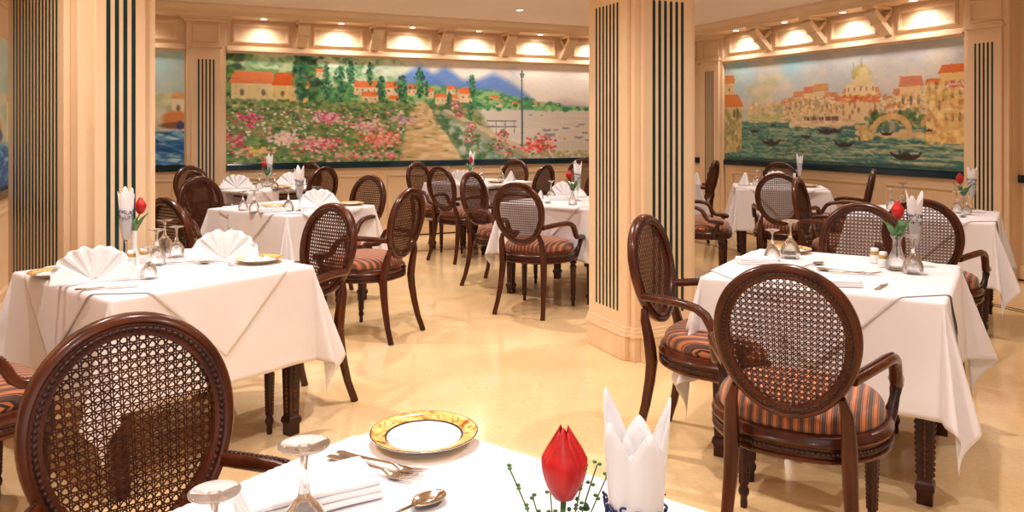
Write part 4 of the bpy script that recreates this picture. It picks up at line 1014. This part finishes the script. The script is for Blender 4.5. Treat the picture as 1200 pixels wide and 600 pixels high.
def fork_proto():
    q = MB(); q.tube([(-0.10,0,0.0045),(-0.09,0,0.005),(-0.06,0,0.005),(0.0,0,0.008),(0.03,0,0.009),(0.045,0,0.006),(0.052,0,0.005)], [(0.0065,0.0013),(0.008,0.0016),(0.006,0.0018),(0.0028,0.0018),(0.003,0.0018),(0.008,0.0013),(0.0118,0.0012)], n=10)
    q.tube([(0.050,0,0.005),(0.062,0,0.0045),(0.07,0,0.0055)], [(0.0115,0.0011),(0.0120,0.0011),(0.0115,0.001)], n=10)
    for k in range(4):
        y = -0.0096+k*0.0064; q.tube([(0.066,y,0.005),(0.085,y,0.008),(0.104,y*0.96,0.0125)], [(0.0019,0.001),(0.0017,0.001),(0.0007,0.0006)], n=6)
    return q.build('fork', M['steel'], smooth=50)
def spoon_proto():
    q = MB(); q.tube([(-0.10,0,0.004),(-0.09,0,0.005),(-0.06,0,0.005),(0.0,0,0.009),(0.04,0,0.0085)], [(0.0065,0.0013),(0.008,0.0016),(0.006,0.0018),(0.0028,0.0018),(0.0036,0.0016)], n=10)
    m_, n_ = 9, 20; P = np.zeros((m_, n_+1, 3))
    for i in range(m_):
        for j in range(n_+1):
            t = i/(m_-1); an = 2*math.pi*j/n_; P[i, j] = (0.068+0.032*t*math.cos(an), 0.021*t*math.sin(an)*(1+0.12*math.cos(an)), 0.0015+0.0085*t*t)
    q.grid(P); o = q.build('spoon', M['steel'], smooth=180); solid(o, 0.0011, 1); return o
def knife_proto():
    q = MB(); q.tube([(-0.11,0,0.005),(-0.105,0,0.005),(-0.03,0,0.005),(-0.01,0,0.005)], [(0.006,0.003),(0.009,0.0045),(0.007,0.004),(0.005,0.003)], n=10)
    q.tube([(-0.012,0,0.005),(0.01,0.001,0.005),(0.07,0.002,0.005),(0.10,0.0,0.005),(0.113,-0.003,0.005)], [(0.005,0.0014),(0.0095,0.0012),(0.010,0.001),(0.008,0.0009),(0.002,0.0006)], n=8)
    return q.build('knife', M['steel'], smooth=50)
def cone_napkin_proto():
    q = MB(); m_, n_ = 9, 40; P = np.zeros((m_, n_+1, 3))
    for i in range(m_):
        for j in range(n_+1):
            t = i/(m_-1); a = 2*math.pi*j/n_*0.98; f = 0.014*math.sin(a*4)*(1-0.4*t)
            r = (0.062+f)*(1-t*0.94)**0.85+0.002; P[i, j] = (r*math.cos(a)+0.012*t, r*math.sin(a)*0.7, 0.001+0.135*t)
    q.grid(P); o = q.build('peaked_napkin', M['napkin'], smooth=180); solid(o, 0.0015, 0); return o

PR = dict(plate=plate_proto(), goblet=goblet_proto(), flute=flute_proto(), crown=crown_napkin_proto(), glass_vase=vase_proto(False), china_vase=vase_proto(True),
          tulip=tulip_proto(0.0, 1), tulip_lean=tulip_proto(0.022, 3), tulip_bare=tulip_proto(0.0, 5, 0.35), sprig=sprig_proto(), shaker=shaker_proto(), fan=fan_proto(), folded=folded_proto(), fork=fork_proto(), spoon=spoon_proto(), knife=knife_proto(), peak=cone_napkin_proto())
CAT = dict(plate=('plate','dinner plates'), goblet=('glass','upturned goblets'), flute=('glass','flute glasses holding napkins'), crown=('napkin','crown napkins in flutes'), glass_vase=('vase','clear bud vases'), china_vase=('vase',None),
           tulip=('flower','red tulips'), tulip_lean=('flower','red tulips'), tulip_bare=('flower','red tulips'), sprig=('greenery',None), shaker=('shaker','salt and pepper shakers'), fan=('napkin','fan napkins'), folded=('napkin','flat folded napkins'), fork=('fork','forks'), spoon=('spoon','spoons'), knife=('knife','knives'), peak=('napkin','peaked napkins'))
def put(kind, at, label, rot=0.0, z=0.0, scale=1.0, xy=None):
    """at: where its foot shows on the table top, in photograph pixels"""
    p = xy or px(at[0], at[1], CT); o = place(PR[kind], (p[0], p[1], CT+z), math.radians(rot), label, *CAT[kind]); o.scale = (scale,)*3; return o
def flute_set(at, where, rot=0, xy=None):
    put('flute', at, f'flute glass holding a crown napkin {where}', 0, xy=xy)
    put('crown', at, f'pointed white crown napkin with navy scroll print {where}', rot, z=0.0895, xy=xy)
def tulip_set(at, where, kind='tulip', vase='glass_vase', rot=0, xy=None):
    put(vase, at, ('slim white vase' if vase == 'china_vase' else 'clear cut glass vase')+f' holding a red tulip {where}', 0, xy=xy)
    put(kind, at, f'red tulip with green leaves {where}', rot, z=0.0065, xy=xy)

# close-up table
w = 'on the close-up white table'
put('plate', (497,516), f'plate with a marbled yellow and rust rim {w}')
put('goblet', None, f'large upturned stemmed glass {w}', xy=(-.300,1.115))
put('goblet', None, f'smaller upturned stemmed glass {w}, beside the cane-back chair', scale=0.90, xy=(-.387,1.005))
put('folded', (362,586), f'white napkin folded flat beside the upturned glass {w}', 30, scale=1.15)
put('fork', (433,551), f'fork beside the folded napkin {w}', -31)
put('fork', (445,545), f'fork beside the patterned plate {w}', -29)
put('spoon', (462,609), f'spoon {w} at the picture edge', 48, scale=1.05)
tulip_set(None, w, 'tulip_bare', xy=(.052,.862)); put('sprig', None, f'thin green fronds around the tulip {w}', xy=(.052,.862), z=0.0065)
flute_set(None, w, 20, xy=(.128,.80))
# table beside the wide column
w = 'on the wide column table'
put('fan', (110,330), f'fan-folded napkin {w}, in front of its patterned plate', 38)
put('plate', (66,323), f'yellow-rimmed plate behind the fan napkin {w}')
put('knife', (126,338), f'knife lying beside the fan napkin {w}', 24)
put('fan', (263,305), f'fan-folded napkin {w}, beside its outer plate', 10)
put('plate', (304,307), f'yellow-rimmed plate at the corner {w}')
put('fork', (261,309), f'fork between the fan napkin and the plate {w}', -35)
put('spoon', (222,309), f'spoon near the upturned glasses {w}', 0)
put('knife', (212,303), f'knife near the upturned glasses {w}', 8)
put('spoon', (160,316), f'spoon in front of the shakers {w}', -20, scale=0.85)
flute_set((148,303), w)
tulip_set((157,300), w, 'tulip_lean', 'china_vase', 30)
put('shaker', (154,311), f'shaker with the white cap, just below the vase {w}')
put('shaker', (169,308), f'shaker next to the upturned glass {w}')
put('goblet', (193,295), f'tall upturned glass in front of the cane chair {w}', scale=1.0)
put('goblet', (207,300), f'upturned glass by the cutlery {w}', scale=0.9)
put('goblet', (184,310), f'upturned glass beside the shakers {w}', scale=1.0)
put('goblet', (175,326), f'upturned glass closest to the tablecloth edge {w}', scale=0.8)
# table in front of the painted house table
w = 'on the second table from the wide column'
put('fan', (373,243), f'fan-folded napkin {w}', 20); put('plate', (412,240), f'white plate with a yellow rim {w}')
flute_set((351,247), w); put('goblet', (338,247), f'upturned glass next to the flute {w}'); put('goblet', (285,246), f'upturned glass near the cloth corner {w}', scale=0.9)
put('goblet', (298,248), f'second upturned glass from the cloth corner {w}'); put('folded', (318,248), f'flat folded napkin {w}', 30); put('plate', (322,243), f'plate behind the flute {w}')
put('spoon', (366,247), f'spoon in front of the fan napkin {w}', 0); put('spoon', (388,246), f'spoon next to the plate {w}', 0)
# below the painted house
w = 'on the painted house table'
put('fan', (277,221), f'fan-folded napkin at the wall end {w}', 20); put('fan', (342,217), f'fan-folded napkin behind the flute {w}', 0)
tulip_set((313,219), w, 'tulip_lean', rot=190); flute_set((316,217), w)
put('goblet', (304,221), f'upturned glass before the tulip {w}'); put('goblet', (322,222), f'upturned glass beside the plates {w}'); put('goblet', (268,217), f'upturned glass beside the fan napkin {w}', scale=0.9)
put('plate', (331,221), f'plate in front of the fan napkin {w}'); put('plate', (296,216), f'plate behind the tulip {w}')
# below the painted path
w = 'on the painted path table'
tulip_set((551,211), w); flute_set((553,209), w)
put('goblet', (526,212), f'upturned glass at the wall side {w}'); put('goblet', (564,212), f'upturned glass beside the tulip {w}'); put('goblet', (588,211), f'upturned glass beside the peaked napkin {w}')
put('plate', (581,214), f'plate holding a blue-edged setting {w}'); put('peak', (598,212), f'peaked napkin {w}', scale=0.85); put('fan', (540,214), f'fan napkin behind the chairs {w}', 0)
# half behind the column
w = 'on the slim column table'
flute_set((677,235), w); tulip_set((671,240), w, 'tulip_lean', rot=180)
put('goblet', (646,233), f'upturned glass {w}'); put('peak', (633,232), f'small peaked napkin {w}', scale=0.5); put('fan', (664,231), f'fan napkin behind the tulip {w}', 15); put('spoon', (632,238), f'spoon {w}', 10); put('folded', (655,234), f'flat napkin {w}', 10); put('spoon', (687,236), f'spoon beside the column {w}', 20)
# tulip table in front of the canal mural
w = 'on the red tulip table'
put('plate', (925,295), f'yellow-rimmed plate behind the two upturned glasses {w}')
put('goblet', (905,305), f'smaller upturned glass beside the flat napkin {w}', scale=0.9); put('goblet', (926,302), f'taller upturned glass in front of the plate {w}', scale=1.12)
put('goblet', (1070,320), f'upturned glass beside the vase {w}', scale=1.0)
put('folded', (886,308), f'flat napkin lying under the chair back line {w}', 0, scale=0.9)
put('spoon', (950,312), f'spoon by the plate {w}', 40); put('spoon', (985,319), f'spoon behind the thick folded napkin {w}', 145); put('fork', (1003,321), f'fork behind the thick folded napkin {w}', -10)
put('folded', (983,334), f'thick folded napkin behind the big chair {w}', -8, scale=0.85); put('knife', (1035,336), f'knife near the cloth corner {w}', 50, scale=0.6); put('fork', (1030,337), f'fork near the cloth corner {w}', 50, scale=0.6)
put('shaker', (1025,308), f'white shaker with gold band {w}'); put('shaker', (1035,313), f'white shaker with gold band closest to the vase {w}')
put('glass_vase', (1051,316), f'clear cut glass vase holding a red tulip {w}', scale=1.22); put('tulip', (1051,316), f'red tulip with green leaves {w}', 20, z=0.025); flute_set((1072,312), w, 30)
# below the painted gondolas
w = 'on the painted gondola table'
flute_set((937,216), w); put('china_vase', (931,217), f'slim white vase with a green sprig {w}'); put('fan', (910,215), f'fan napkin {w}', 10)
put('peak', (872,217), f'crumpled peaked napkin at the table corner {w}'); put('goblet', (886,217), f'upturned glass beside the peaked napkin {w}'); put('goblet', (893,215), f'second upturned glass {w}'); put('plate', (948,219), f'plate {w}')
# by the end pilaster
w = 'on the end pilaster table'
tulip_set((1129,247), w, 'tulip_lean', rot=180); flute_set((1139,245), w)
put('goblet', (1121,249), f'upturned glass {w}, in front of the tulip'); put('goblet', (1133,251), f'upturned glass {w}, below the flute', scale=0.8)
put('goblet', (1045,245), f'upturned glass {w}, seen behind the chair back'); put('goblet', (1058,240), f'taller upturned glass {w}, seen behind the chair back', scale=1.1); put('spoon', (1122,255), f'spoon {w}', 30)
put('peak', (815,217), 'napkin peeping past the slim column on the hidden table')
